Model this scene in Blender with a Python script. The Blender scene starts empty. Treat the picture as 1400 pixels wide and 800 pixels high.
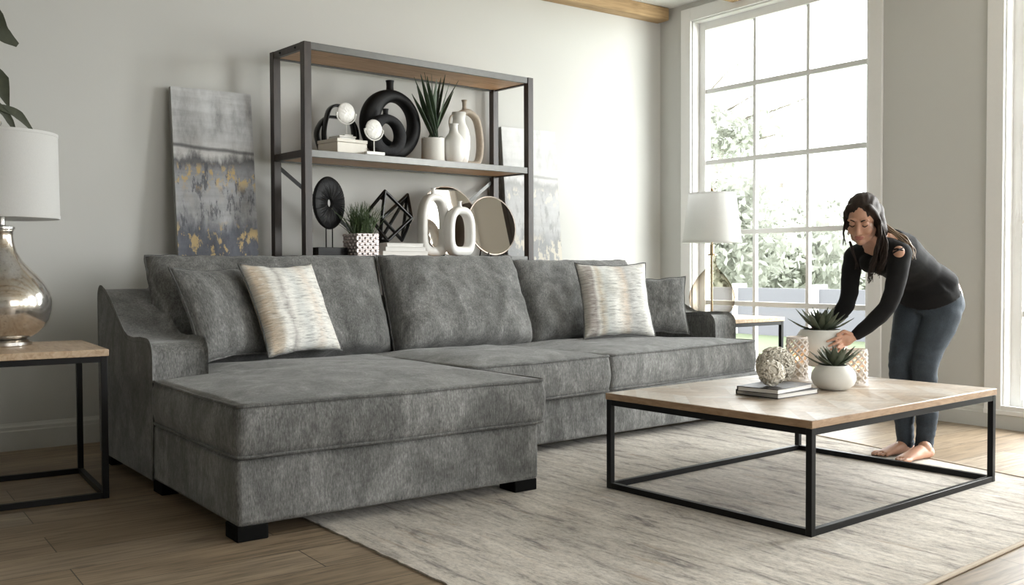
import bpy, bmesh, math, random
import numpy as np
from mathutils import Vector, Matrix, noise

random.seed(7)
sc = bpy.context.scene
COL = sc.collection
PI = math.pi

# ------------------------------------------------------------------ camera, world, light, exposure
F_PX, YAW, PITCH, ROLL, EYE = 1342.84, math.radians(36.4151), math.radians(1.5346), math.radians(0.21156), 1.0
_cy, _sy, _cp, _sp = math.cos(YAW), math.sin(YAW), math.cos(PITCH), math.sin(PITCH)
_fwd = Vector((_sy * _cp, _cy * _cp, -_sp)); _r0 = Vector((_cy, -_sy, 0)); _d0 = _fwd.cross(_r0)
_right = _r0 * math.cos(ROLL) + _d0 * math.sin(ROLL); _down = -_r0 * math.sin(ROLL) + _d0 * math.cos(ROLL)
cam = bpy.data.cameras.new('camera'); cam.sensor_fit = 'HORIZONTAL'; cam.sensor_width = 36.0
cam.lens = F_PX / 1400 * 36; cam.clip_start = 0.05; cam.clip_end = 300
camo = bpy.data.objects.new('camera', cam); COL.objects.link(camo)
_m = Matrix((_right, -_down, -_fwd)).transposed().to_4x4(); _m.translation = Vector((0, 0, EYE)); camo.matrix_world = _m
sc.camera = camo

def ray(x, y):
    return _right * ((x - 700) / F_PX) + _down * ((y - 400) / F_PX) + _fwd
def at_z(x, y, z):
    d = ray(x, y); return Vector((0, 0, EYE)) + d * ((z - EYE) / d.z)
def at_depth(x, y, depth):
    return Vector((0, 0, EYE)) + ray(x, y) * depth

w = bpy.data.worlds.new('overcast_sky'); sc.world = w; w.use_nodes = True
wb = w.node_tree.nodes['Background']; wb.inputs[0].default_value = (0.97, 0.99, 1.0, 1); wb.inputs[1].default_value = 7.0
sc.view_settings.view_transform = 'Standard'; sc.view_settings.look = 'None'
sc.view_settings.exposure = 0.16; sc.view_settings.gamma = 1.0; sc.view_settings.use_curve_mapping = False

def area_light(name, loc, target, sx, sy, power, color=(1, 1, 1)):
    l = bpy.data.lights.new(name, 'AREA'); l.shape = 'RECTANGLE'; l.size = sx; l.size_y = sy; l.energy = power; l.color = color
    o = bpy.data.objects.new(name, l); COL.objects.link(o); o.location = loc
    o.rotation_euler = (Vector(target) - Vector(loc)).to_track_quat('-Z', 'Y').to_euler(); return o
area_light('studio_softbox', (3.4, -2.6, 1.7), (2.9, 4.6, 0.5), 2.6, 1.8, 95, (1.0, 0.985, 0.96))  # area lamp added behind the camera as fill, not a room fixture
area_light('window_daylight', (7.6, 2.0, 1.9), (2.5, 4.2, 0.5), 3.4, 2.6, 470, (1.0, 0.99, 0.97))  # area lamp added outside the windows to strengthen the daylight

# ------------------------------------------------------------------ helpers
def chain_matrix(o):
    m = Matrix.Identity(4)
    while o is not None:
        m = o.matrix_basis @ m; o = o.parent
    return m

def tag(o, label=None, cat=None, group=None, kind=None):
    if label: o['label'] = label
    if cat: o['category'] = cat
    if group: o['group'] = group
    if kind: o['kind'] = kind
    return o

def thing(name, loc, rz, label, cat, group=None):
    o = bpy.data.objects.new(name, None); COL.objects.link(o); o.empty_display_size = 0.1
    o.location = loc; o.rotation_euler = (0, 0, rz)
    o.matrix_basis = Matrix.Translation(Vector(loc)) @ Matrix.Rotation(rz, 4, 'Z')
    return tag(o, label, cat, group)

class MB:
    def __init__(s): s.v = []; s.f = []
    def add(s, verts, faces, mat=None):
        n = len(s.v)
        for p in verts:
            p = Vector(p); s.v.append(mat @ p if mat else p)
        for f in faces: s.f.append([i + n for i in f])
        return s
    def box(s, lo, hi, mat=None):
        x0, y0, z0 = lo; x1, y1, z1 = hi
        return s.add([(x0,y0,z0),(x1,y0,z0),(x1,y1,z0),(x0,y1,z0),(x0,y0,z1),(x1,y0,z1),(x1,y1,z1),(x0,y1,z1)],
                     [(3,2,1,0),(4,5,6,7),(0,1,5,4),(1,2,6,5),(2,3,7,6),(3,0,4,7)], mat)
    def bar(s, a, b, wx, wy=None, up=(0, 0, 1)):
        a, b = Vector(a), Vector(b); wy = wy or wx; d = b - a; L = d.length; z = d.normalized()
        x = Vector(up).cross(z)
        if x.length < 1e-4: x = Vector((1, 0, 0)).cross(z)
        if x.length < 1e-4: x = Vector((0, 1, 0))
        x.normalize(); y = z.cross(x)
        m = Matrix((x, y, z)).transposed().to_4x4(); m.translation = a
        return s.box((-wx/2, -wy/2, 0), (wx/2, wy/2, L), m)
    def etube(s, pts, rads, seg=12, side=None, closed=False, caps=True):
        """swept ellipse; rads: number or (along side, across) per point"""
        pts = [Vector(p) for p in pts]; n = len(pts)
        if not isinstance(rads, (list, tuple)): rads = [rads] * n
        rr = [(r, r) if not isinstance(r, (list, tuple)) else r for r in rads]
        base = len(s.v); prev = None
        for i, p in enumerate(pts):
            a = pts[(i - 1) % n] if (closed or i > 0) else p
            b = pts[(i + 1) % n] if (closed or i < n - 1) else p
            t = (b - a); t = t.normalized() if t.length > 1e-9 else Vector((0, 0, 1))
            if side is not None: x = Vector(side) - t * Vector(side).dot(t)
            elif prev is not None: x = prev - t * prev.dot(t)
            else:
                x = Vector((0, 0, 1)).cross(t)
                if x.length < 1e-3: x = Vector((1, 0, 0)) - t * t.x
            if x.length < 1e-6: x = t.orthogonal()
            x.normalize(); prev = x; y = t.cross(x)
            for k in range(seg):
                an = 2 * PI * k / seg
                s.v.append(p + x * (math.cos(an) * rr[i][0]) + y * (math.sin(an) * rr[i][1]))
        m = n if closed else n - 1
        for i in range(m):
            for k in range(seg):
                a0 = base + i * seg + k; a1 = base + i * seg + (k + 1) % seg
                j = (i + 1) % n
                s.f.append([a0, a1, base + j * seg + (k + 1) % seg, base + j * seg + k])
        if caps and not closed:
            s.f.append([base + k for k in reversed(range(seg))])
            s.f.append([base + (n - 1) * seg + k for k in range(seg)])
        return s
    def ellipsoid(s, c, rad, axes=None, seg=20, rings=12):
        c = Vector(c); base = len(s.v); ax = axes or (Vector((1,0,0)), Vector((0,1,0)), Vector((0,0,1)))
        if not isinstance(rad, (list, tuple)): rad = (rad,) * 3
        for i in range(rings + 1):
            th = PI * i / rings
            for k in range(seg):
                ph = 2 * PI * k / seg
                s.v.append(c + ax[0]*(rad[0]*math.sin(th)*math.cos(ph)) + ax[1]*(rad[1]*math.sin(th)*math.sin(ph)) + ax[2]*(rad[2]*math.cos(th)))
        for i in range(rings):
            for k in range(seg):
                s.f.append([base+i*seg+k, base+(i+1)*seg+k, base+(i+1)*seg+(k+1)%seg, base+i*seg+(k+1)%seg])
        return s
    def capsule(s, pts, rads, seg=12):
        s.etube(pts, rads, seg)
        rr = rads if isinstance(rads, (list, tuple)) else [rads] * len(pts)
        for p, r in ((pts[0], rr[0]), (pts[-1], rr[-1])):
            r = r if not isinstance(r, (list, tuple)) else min(r)
            s.ellipsoid(p, r, seg=seg, rings=8)
        return s
    def lathe(s, prof, c, seg=48, cap0=True, cap1=True, mat=None):
        base = len(s.v); c = Vector(c)
        for r, z in prof:
            for k in range(seg):
                an = 2 * PI * k / seg; p = Vector((r * math.cos(an), r * math.sin(an), z))
                s.v.append(c + (mat @ p if mat else p))
        n = len(prof)
        for i in range(n - 1):
            for k in range(seg):
                s.f.append([base+i*seg+k, base+i*seg+(k+1)%seg, base+(i+1)*seg+(k+1)%seg, base+(i+1)*seg+k])
        if cap0: s.f.append([base + k for k in reversed(range(seg))])
        if cap1: s.f.append([base + (n-1)*seg + k for k in range(seg)])
        return s
    def prism(s, poly, axis_from, axis_to, frame):
        """poly of (u,v); frame(u,v,w) -> point"""
        n = len(poly); vs = [frame(u, v, axis_from) for u, v in poly] + [frame(u, v, axis_to) for u, v in poly]
        fs = [list(reversed(range(n))), [n + i for i in range(n)]] + [[i, (i+1) % n, n + (i+1) % n, n + i] for i in range(n)]
        return s.add(vs, fs)
    def build(s, name, mat, parent=None, smooth=35, bevel=0, seg=2, sub=0, local=False, fix=True, loc=None, rz=0):
        me = bpy.data.meshes.new(name)
        vs = s.v
        if parent is not None and not local:
            inv = chain_matrix(parent).inverted(); vs = [inv @ p for p in vs]
        elif loc is not None and not local:
            inv = (Matrix.Translation(Vector(loc)) @ Matrix.Rotation(rz, 4, 'Z')).inverted(); vs = [inv @ p for p in vs]
        me.from_pydata([tuple(p) for p in vs], [], s.f)
        if fix:
            bm = bmesh.new(); bm.from_mesh(me); bmesh.ops.recalc_face_normals(bm, faces=bm.faces); bm.to_mesh(me); bm.free()
        return link_mesh(name, me, mat, parent, smooth, bevel, seg, sub, loc, rz)

def link_mesh(name, me, mat, parent=None, smooth=35, bevel=0, seg=2, sub=0, loc=None, rz=0):
    if smooth:
        for p in me.polygons: p.use_smooth = True
        if smooth < 180: me.set_sharp_from_angle(angle=math.radians(smooth))
    me.materials.append(mat)
    o = bpy.data.objects.new(name, me); COL.objects.link(o)
    if parent is not None: o.parent = parent
    elif loc is not None:
        o.matrix_basis = Matrix.Translation(Vector(loc)) @ Matrix.Rotation(rz, 4, 'Z')
    if bevel:
        b = o.modifiers.new('bevel', 'BEVEL'); b.width = bevel; b.segments = seg; b.limit_method = 'ANGLE'; b.angle_limit = math.radians(40)
    if sub:
        m = o.modifiers.new('sub', 'SUBSURF'); m.levels = sub; m.render_levels = sub
    return o

def remeshed(mb, voxel, iters):
    me = bpy.data.meshes.new('tmp'); me.from_pydata([tuple(p) for p in mb.v], [], mb.f)
    bm = bmesh.new(); bm.from_mesh(me); bmesh.ops.triangulate(bm, faces=[f for f in bm.faces if len(f.verts) > 4]); bm.to_mesh(me); bm.free()
    o = bpy.data.objects.new('tmp', me); COL.objects.link(o)
    r = o.modifiers.new('r', 'REMESH'); r.mode = 'VOXEL'; r.voxel_size = voxel; r.adaptivity = 0
    if iters:
        k = o.modifiers.new('s', 'SMOOTH'); k.factor = 0.5; k.iterations = iters
    dg = bpy.context.evaluated_depsgraph_get(); dg.update()
    out = bpy.data.meshes.new_from_object(o.evaluated_get(dg))
    bpy.data.objects.remove(o); bpy.data.meshes.remove(me)
    return out

def displace(me, fn):
    n = len(me.vertices); co = np.empty(n * 3); no = np.empty(n * 3); me.vertices.foreach_get('co', co); me.vertices.foreach_get('normal', no)
    co = co.reshape(-1, 3); no = no.reshape(-1, 3); d = np.array([fn(Vector(p)) for p in co])
    me.vertices.foreach_set('co', (co + no * d[:, None]).ravel()); me.update()

def rebase(me, parent=None, loc=None):
    inv = chain_matrix(parent).inverted() if parent is not None else Matrix.Translation(Vector(loc)).inverted()
    me.transform(inv); return me

def struct(o): o['kind'] = 'structure'; return o

def smoothpath(pts, n=8, closed=False):
    pts = [Vector(p) for p in pts]; out = []; N = len(pts); m = N if closed else N - 1
    for i in range(m):
        p1, p2 = pts[i], pts[(i+1) % N]
        p0 = pts[(i-1) % N] if (closed or i > 0) else p1 * 2 - p2
        p3 = pts[(i+2) % N] if (closed or i < N - 2) else p2 * 2 - p1
        for k in range(n):
            t = k / n
            out.append(0.5 * ((2*p1) + (p2-p0)*t + (2*p0-5*p1+4*p2-p3)*t*t + (3*p1-p0-3*p2+p3)*t**3))
    if not closed: out.append(pts[-1])
    return out

# ------------------------------------------------------------------ materials
class NT:
    def __init__(s, name):
        s.m = bpy.data.materials.new(name); s.m.use_nodes = True; s.t = s.m.node_tree
        s.b = s.t.nodes['Principled BSDF']; s.out = s.t.nodes['Material Output']
    def n(s, typ, **kw):
        x = s.t.nodes.new(typ)
        for k, v in kw.items():
            if hasattr(x, k): setattr(x, k, v)
        return x
    def l(s, a, b): s.t.links.new(a, b)
    def coord(s, kind='Object', scale=(1, 1, 1), rot=(0, 0, 0), loc=(0, 0, 0)):
        c = s.n('ShaderNodeTexCoord'); m = s.n('ShaderNodeMapping'); m.inputs['Scale'].default_value = scale
        m.inputs['Rotation'].default_value = rot; m.inputs['Location'].default_value = loc
        s.l(c.outputs[kind], m.inputs['Vector']); return m.outputs[0]
    def noise(s, vec, scale, detail=4, rough=0.55, dist=0):
        x = s.n('ShaderNodeTexNoise'); s.l(vec, x.inputs['Vector']); x.inputs['Scale'].default_value = scale
        x.inputs['Detail'].default_value = detail; x.inputs['Roughness'].default_value = rough; x.inputs['Distortion'].default_value = dist
        return x.outputs['Fac']
    def ramp(s, fac, stops, interp='LINEAR'):
        x = s.n('ShaderNodeValToRGB'); s.l(fac, x.inputs[0]); cr = x.color_ramp; cr.interpolation = interp
        while len(cr.elements) < len(stops): cr.elements.new(0.5)
        for e, (p, c) in zip(cr.elements, stops):
            e.position = p; e.color = (*c, 1) if not isinstance(c, (int, float)) else (c, c, c, 1)
        return x.outputs[0]
    def mix(s, fac, a, b, mode='MIX'):
        x = s.n('ShaderNodeMix'); x.data_type = 'RGBA'; x.blend_type = mode
        for sock, v in ((x.inputs[0], fac), (x.inputs[6], a), (x.inputs[7], b)):
            if isinstance(v, (int, float)): sock.default_value = v if sock == x.inputs[0] else (v, v, v, 1)
            elif isinstance(v, tuple): sock.default_value = (*v, 1)
            else: s.l(v, sock)
        return x.outputs[2]
    def math(s, op, a, b=None):
        x = s.n('ShaderNodeMath'); x.operation = op
        for i, v in enumerate((a, b)):
            if v is None: continue
            if isinstance(v, (int, float)): x.inputs[i].default_value = v
            else: s.l(v, x.inputs[i])
        return x.outputs[0]
    def sep(s, vec):
        x = s.n('ShaderNodeSeparateXYZ'); s.l(vec, x.inputs[0]); return x.outputs
    def bump(s, h, strength=0.3, dist=0.002):
        x = s.n('ShaderNodeBump'); s.l(h, x.inputs['Height']); x.inputs['Strength'].default_value = strength
        x.inputs['Distance'].default_value = dist; s.l(x.outputs[0], s.b.inputs['Normal'])
    def color(s, c):
        if isinstance(c, tuple): s.b.inputs['Base Color'].default_value = (*c, 1)
        else: s.l(c, s.b.inputs['Base Color'])
    def set(s, **kw):
        for k, v in kw.items(): s.b.inputs[k.replace('_', ' ')].default_value = v
        return s

def plain(name, c, rough=0.5, metal=0.0, var=0.06, scale=40, bump=0.0, coat=0.0, spec=0.5):
    t = NT(name); v = t.coord(); f = t.noise(v, scale, 4)
    t.color(t.mix(f, tuple(x * (1 - var) for x in c), tuple(min(1, x * (1 + var)) for x in c)))
    t.set(Roughness=rough, Metallic=metal, Coat_Weight=coat); t.b.inputs['Specular IOR Level'].default_value = spec
    if bump: t.bump(f, bump, 0.003)
    return t.m

def m_wall(name, c):
    t = NT(name); v = t.coord('Object'); f = t.noise(v, 1.3, 5); g = t.noise(v, 60, 3)
    t.color(t.mix(f, tuple(x * 0.97 for x in c), tuple(x * 1.03 for x in c))); t.set(Roughness=0.85); t.bump(g, 0.12, 0.002); return t.m

def m_floor():
    t = NT('oak_planks'); v = t.coord('Object', rot=(0, 0, math.radians(1.5)))
    b = t.n('ShaderNodeTexBrick'); t.l(v, b.inputs['Vector']); b.offset = 0.37; b.squash = 1
    b.inputs['Scale'].default_value = 1; b.inputs['Brick Width'].default_value = 1.9; b.inputs['Row Height'].default_value = 0.235
    b.inputs['Mortar Size'].default_value = 0.0022; b.inputs['Mortar Smooth'].default_value = 0.2; b.inputs['Bias'].default_value = -0.1
    b.inputs['Color1'].default_value = (0.0, 0, 0, 1); b.inputs['Color2'].default_value = (1, 1, 1, 1); b.inputs['Mortar'].default_value = (0.5, 0.5, 0.5, 1)
    g = t.noise(t.coord('Object', scale=(1.2, 14, 1)), 3.0, 8, 0.62, 0.6)
    big = t.noise(t.coord('Object', scale=(0.7, 2.2, 1)), 2.0, 4)
    base = t.ramp(b.outputs['Color'], [(0.0, (0.25, 0.185, 0.12)), (0.5, (0.315, 0.24, 0.165)), (1.0, (0.335, 0.275, 0.205))])
    grain = t.ramp(g, [(0.30, 0.42), (0.5, 0.95), (0.68, 1.22)])
    c = t.mix(1.0, base, grain, 'MULTIPLY'); c = t.mix(1.0, c, t.ramp(big, [(0.3, 0.82), (0.7, 1.12)]), 'MULTIPLY')
    kn = t.noise(t.coord('Object', scale=(1.5, 4.5, 1)), 2.6, 2)
    c = t.mix(t.ramp(kn, [(0.70, 0.0), (0.76, 0.55)]), c, (0.10, 0.075, 0.055))
    c = t.mix(b.outputs['Fac'], c, (0.05, 0.04, 0.03)); t.color(c)
    t.set(Roughness=0.42); t.b.inputs['Specular IOR Level'].default_value = 0.45
    h = t.math('SUBTRACT', t.math('MULTIPLY', g, 0.3), b.outputs['Fac']); t.bump(h, 0.35, 0.002); return t.m

def m_rug():
    t = NT('distressed_rug'); v = t.coord('Object', scale=(7, 1.3, 1)); f1 = t.noise(v, 2.1, 10, 0.72, 0.7)
    f2 = t.noise(t.coord('Object', scale=(26, 2.6, 1), loc=(3, 1, 0)), 2.2, 6, 0.7, 0.3)
    f3 = t.noise(t.coord('Object', scale=(1.6, 0.9, 1), loc=(7, 2, 0)), 1.4, 3)
    c = t.ramp(f1, [(0.30, (0.10, 0.09, 0.08)), (0.385, (0.23, 0.20, 0.175)), (0.46, (0.45, 0.405, 0.345)), (0.58, (0.56, 0.515, 0.45)), (0.70, (0.63, 0.59, 0.53))])
    c = t.mix(t.ramp(f2, [(0.55, 0.0), (0.70, 0.8)]), c, (0.16, 0.15, 0.14))
    spk = t.noise(t.coord('Object', scale=(1.4, 0.7, 1)), 55, 4, 0.7); c = t.mix(1.0, c, t.ramp(spk, [(0.32, 0.68), (0.5, 1.0), (0.68, 1.15)]), 'MULTIPLY')
    warm = t.noise(t.coord('Object', scale=(6, 1.1, 1), loc=(11, 5, 0)), 2.4, 5)
    c = t.mix(t.ramp(warm, [(0.60, 0.0), (0.74, 0.55)]), c, (0.38, 0.27, 0.17))
    c = t.mix(1.0, c, t.ramp(f3, [(0.3, 0.86), (0.7, 1.1)]), 'MULTIPLY')
    fine = t.noise(t.coord('Object', scale=(1, 1, 1)), 420, 2)
    c = t.mix(1.0, c, t.ramp(fine, [(0.3, 0.8), (0.7, 1.15)]), 'MULTIPLY'); t.color(c)
    t.set(Roughness=0.95, Sheen_Weight=0.15); t.bump(fine, 0.5, 0.003); return t.m

def m_chenille(name='grey_chenille', k=1.14):
    t = NT(name); v = t.coord('Object')
    st = t.noise(t.coord('Object', scale=(1, 1, 0.22)), 240, 4, 0.7)
    weave = t.noise(t.coord('Object', scale=(1, 1, 0.45)), 620, 2)
    nap = t.noise(v, 5.5, 5, 0.62, 1.4); nap2 = t.noise(t.coord('Object', scale=(1, 1, 0.6)), 19, 4, 0.6, 0.8)
    nap = t.noise(t.coord('Object', scale=(1, 1, 0.6)), 5.0, 5, 0.6, 1.2)
    a = t.ramp(nap, [(0.34, (0.096*k, 0.097*k, 0.094*k)), (0.50, (0.138*k, 0.139*k, 0.135*k)), (0.64, (0.19*k, 0.191*k, 0.186*k))])
    a = t.mix(1.0, a, t.ramp(nap2, [(0.30, 0.84), (0.5, 1.0), (0.70, 1.10)]), 'MULTIPLY')
    st2 = t.noise(t.coord('Object', scale=(1, 1, 0.16)), 110, 5, 0.75); iso = t.noise(v, 48, 5, 0.7, 0.6)
    a = t.mix(1.0, a, t.ramp(iso, [(0.32, 0.82), (0.5, 1.0), (0.68, 1.16)]), 'MULTIPLY')
    a = t.mix(1.0, a, t.ramp(st, [(0.34, 0.66), (0.5, 1.0), (0.66, 1.42)]), 'MULTIPLY')
    a = t.mix(1.0, a, t.ramp(st2, [(0.34, 0.74), (0.5, 1.0), (0.66, 1.26)]), 'MULTIPLY'); t.color(a)
    t.set(Roughness=0.82, Sheen_Weight=0.22, Sheen_Roughness=0.4); t.b.inputs['Specular IOR Level'].default_value = 0.2
    t.bump(t.math('ADD', st, weave), 0.28, 0.003); return t.m

def m_wood(name, ramp, scale=(1, 12, 12), rough=0.5, planks=None):
    t = NT(name); g = t.noise(t.coord('Object', scale=scale), 4.0, 8, 0.62, 0.9)
    c = t.ramp(g, ramp)
    if planks:
        b = t.n('ShaderNodeTexBrick'); t.l(t.coord('Object', rot=(0, 0, planks[2])), b.inputs['Vector']); b.offset = 0.5
        b.inputs['Scale'].default_value = 1; b.inputs['Brick Width'].default_value = planks[0]; b.inputs['Row Height'].default_value = planks[1]
        b.inputs['Mortar Size'].default_value = 0.0012; b.inputs['Color1'].default_value = (0.78,)*3 + (1,); b.inputs['Color2'].default_value = (1.15,)*3 + (1,)
        b.inputs['Mortar'].default_value = (0.6,)*3 + (1,); c = t.mix(1.0, c, b.outputs['Color'], 'MULTIPLY')
    t.color(c); t.set(Roughness=rough); t.bump(g, 0.15, 0.002); return t.m

def m_parquet():
    t = NT('whitewashed_parquet'); v = t.coord('Object'); x, y, z = t.sep(v)
    zig = t.math('ABSOLUTE', t.math('SUBTRACT', t.math('FRACT', t.math('DIVIDE', x, 0.36)), 0.5))
    q = t.math('ADD', y, t.math('MULTIPLY', zig, 0.36)); cell = t.math('FLOOR', t.math('DIVIDE', q, 0.075))
    colm = t.math('FLOOR', t.math('DIVIDE', x, 0.18)); wn = t.n('ShaderNodeTexWhiteNoise'); wn.noise_dimensions = '2D'
    cv = t.n('ShaderNodeCombineXYZ'); t.l(cell, cv.inputs[0]); t.l(colm, cv.inputs[1]); t.l(cv.outputs[0], wn.inputs['Vector'])
    c = t.ramp(wn.outputs['Value'], [(0.0, (0.34, 0.25, 0.17)), (0.4, (0.42, 0.33, 0.245)), (0.75, (0.47, 0.40, 0.325)), (1.0, (0.52, 0.475, 0.42))])
    g = t.noise(t.coord('Object', scale=(3, 9, 1)), 6, 8, 0.6, 0.8)
    c = t.mix(1.0, c, t.ramp(g, [(0.3, 0.72), (0.6, 1.1)]), 'MULTIPLY')
    wash = t.noise(v, 3.2, 5); c = t.mix(t.ramp(wash, [(0.42, 0.0), (0.62, 0.4)]), c, (0.53, 0.49, 0.44)); t.color(c)
    t.set(Roughness=0.38); t.bump(g, 0.12, 0.002); return t.m

def m_glass(name, tint, gloss, edge=None):
    t = NT(name); tr = t.n('ShaderNodeBsdfTransparent'); tr.inputs[0].default_value = (*tint, 1)
    if edge:
        lf_ = t.n('ShaderNodeLayerWeight'); lf_.inputs[0].default_value = 0.5; t.l(t.ramp(lf_.outputs['Facing'], [(0.15, tint), (0.85, edge)]), tr.inputs[0])
    gl = t.n('ShaderNodeBsdfGlossy'); gl.inputs['Roughness'].default_value = 0.02
    lw = t.n('ShaderNodeLayerWeight'); lw.inputs[0].default_value = gloss
    geo = t.n('ShaderNodeNewGeometry'); mx = t.n('ShaderNodeMixShader'); t.l(t.math('MULTIPLY', lw.outputs['Fresnel'], t.math('SUBTRACT', 1.0, geo.outputs['Backfacing'])), mx.inputs[0]); t.l(tr.outputs[0], mx.inputs[1]); t.l(gl.outputs[0], mx.inputs[2])
    t.l(mx.outputs[0], t.out.inputs[0]); return t.m

def m_shade():
    t = NT('white_linen_shade'); v = t.coord('Object'); wv = t.noise(t.coord('Object', scale=(1, 1, 0.3)), 400, 2)
    d = t.n('ShaderNodeBsdfDiffuse'); tl = t.n('ShaderNodeBsdfTranslucent'); c = t.mix(wv, (0.80, 0.80, 0.79), (0.90, 0.90, 0.89))
    t.l(c, d.inputs[0]); t.l(c, tl.inputs[0]); mx = t.n('ShaderNodeMixShader'); mx.inputs[0].default_value = 0.45
    t.l(d.outputs[0], mx.inputs[1]); t.l(tl.outputs[0], mx.inputs[2]); t.l(mx.outputs[0], t.out.inputs[0]); return t.m

def m_mercury():
    t = NT('mercury_glass'); v = t.coord('Object'); s = t.noise(v, 90, 3, 0.7); p = t.noise(t.coord('Object', scale=(1, 1, 1)), 7, 4)
    c = t.mix(t.ramp(p, [(0.4, 0.0), (0.65, 1.0)]), (0.72, 0.70, 0.67), (0.56, 0.48, 0.39))
    c = t.mix(t.ramp(s, [(0.56, 0.0), (0.66, 0.6)]), c, (0.24, 0.21, 0.18)); t.color(c)
    t.set(Metallic=0.85, Roughness=0.16, Coat_Weight=1.0, Coat_Roughness=0.03); t.bump(s, 0.1, 0.002); return t.m

def m_painting(seed, pale=False):
    t = NT('abstract_canvas'); v = t.coord('Generated', loc=(seed, seed * 0.7, 0)); g = t.coord('Generated'); X, Y, Z = t.sep(g)
    vo = t.coord('Object', loc=(seed, 0, 0))
    n1 = t.noise(t.coord('Object', scale=(1, 1, 0.35), loc=(seed, 0, 0)), 9, 8, 0.68); n2 = t.noise(vo, 5, 6, 0.6)
    nh = t.noise(t.coord('Object', scale=(0.35, 1, 3), loc=(seed, 2, 0)), 8, 5, 0.6)
    h = t.math('ADD', Z, t.math('MULTIPLY', t.math('SUBTRACT', n1, 0.5), 0.11))
    c = t.ramp(h, [(0.50, (0.11, 0.12, 0.15)), (0.58, (0.13, 0.14, 0.17)), (0.63, (0.44, 0.45, 0.47)), (0.72, (0.40, 0.41, 0.43)), (0.765, (0.30, 0.31, 0.33)), (0.79, (0.13, 0.13, 0.14)), (0.815, (0.60, 0.60, 0.60)), (0.86, (0.50, 0.51, 0.52)), (1.0, (0.56, 0.57, 0.58))])
    c = t.mix(1.0, c, t.ramp(n1, [(0.3, 0.55), (0.5, 1.0), (0.7, 1.25)]), 'MULTIPLY')
    c = t.mix(1.0, c, t.ramp(nh, [(0.3, 0.84), (0.6, 1.06)]), 'MULTIPLY')
    dk = t.noise(t.coord('Object', scale=(2.2, 1, 0.6), loc=(seed + 3, 0, 0)), 11, 6, 0.7)
    ln = t.math('ABSOLUTE', t.math('SUBTRACT', t.math('ADD', Z, t.math('ADD', t.math('MULTIPLY', X, 0.014), t.math('MULTIPLY', t.math('SUBTRACT', n2, 0.5), 0.012))), 0.832))
    c = t.mix(t.ramp(ln, [(0.0, 0.85), (0.0035, 0.7), (0.006, 0.0)]), c, (0.05, 0.05, 0.055))
    lowmask = t.ramp(Z, [(0.0, 1.0), (0.77, 1.0), (0.80, 0.0)])
    c = t.mix(t.math('MULTIPLY', t.ramp(dk, [(0.53, 0.0), (0.60, 0.8)]), lowmask), c, (0.075, 0.08, 0.10))
    gd = t.noise(t.coord('Object', scale=(1.5, 1, 0.75), loc=(seed + 9, 0, 1)), 13, 6, 0.65)
    band = t.ramp(Z, [(0.0, 1.0), (0.58, 1.0), (0.62, 0.0), (0.70, 0.1), (0.735, 1.0), (0.765, 1.0), (0.785, 0.0)])
    gm = t.math('MULTIPLY', t.ramp(gd, [(0.52, 0.0), (0.57, 1.0)]), band)
    c = t.mix(gm, c, (0.56, 0.42, 0.21) if not pale else (0.66, 0.60, 0.47))
    if pale: c = t.mix(0.40, c, (0.78, 0.78, 0.77))  # near-white veil puts the overexposure into the canvas colour
    t.color(c); t.set(Roughness=0.6); t.bump(n1, 0.3, 0.004); return t.m

def m_pattern(seed, flip):
    t = NT('ruched_cream_print'); v = t.coord('Object'); x, y, z = t.sep(v)
    wob = t.noise(t.coord('Object', loc=(seed, 0, 0)), 8, 3)
    xx = t.math('ADD', x, t.math('MULTIPLY', t.math('SUBTRACT', wob, 0.5), 0.05))
    u = t.math('ADD', t.math('DIVIDE', xx, 0.5), 0.5)
    W_, G_, B_, T_ = (0.72, 0.71, 0.67), (0.46, 0.47, 0.46), (0.55, 0.45, 0.34), (0.62, 0.60, 0.55)
    st = [(0.0, G_), (0.07, B_), (0.17, (0.50, 0.44, 0.36)), (0.23, W_), (0.27, W_), (0.33, (0.40, 0.38, 0.36)), (0.40, W_), (0.52, (0.62, 0.63, 0.61)), (0.60, W_), (0.70, (0.66, 0.60, 0.53)), (0.8, W_), (1.0, T_)] if not flip else \
         [(0.0, T_), (0.08, (0.44, 0.40, 0.37)), (0.15, (0.40, 0.36, 0.34)), (0.19, W_), (0.24, (0.56, 0.50, 0.41)), (0.32, (0.64, 0.66, 0.64)), (0.46, W_), (0.58, (0.66, 0.58, 0.50)), (0.66, (0.52, 0.52, 0.51)), (0.82, (0.60, 0.60, 0.58)), (0.88, W_), (1.0, (0.70, 0.69, 0.66))]
    c = t.ramp(u, st)
    r1 = t.noise(t.coord('Object', scale=(3.5, 1, 26), loc=(seed, 0, 0)), 5, 6, 0.65, 0.5); r2 = t.noise(t.coord('Object', scale=(6, 1, 30), loc=(seed + 4, 1, 0)), 3, 4, 0.6)
    c = t.mix(1.0, c, t.ramp(r1, [(0.34, 0.55), (0.48, 0.98), (0.66, 1.18)]), 'MULTIPLY')
    c = t.mix(t.ramp(r2, [(0.54, 0.0), (0.62, 0.5)]), c, (0.74, 0.74, 0.71)); t.color(c)
    t.set(Roughness=0.85, Sheen_Weight=0.15); t.bump(r1, 0.55, 0.006); return t.m

def m_leaf(name, c1, c2, rough=0.5, trans=0.0):
    t = NT(name); f = t.noise(t.coord('Object'), 30, 3); t.color(t.mix(f, c1, c2)); t.set(Roughness=rough)
    if trans:
        tl = t.n('ShaderNodeBsdfTranslucent'); tl.inputs[0].default_value = (*c2, 1); mx = t.n('ShaderNodeMixShader'); mx.inputs[0].default_value = trans
        t.l(t.b.outputs[0], mx.inputs[1]); t.l(tl.outputs[0], mx.inputs[2]); t.l(mx.outputs[0], t.out.inputs[0])
    return t.m

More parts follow.
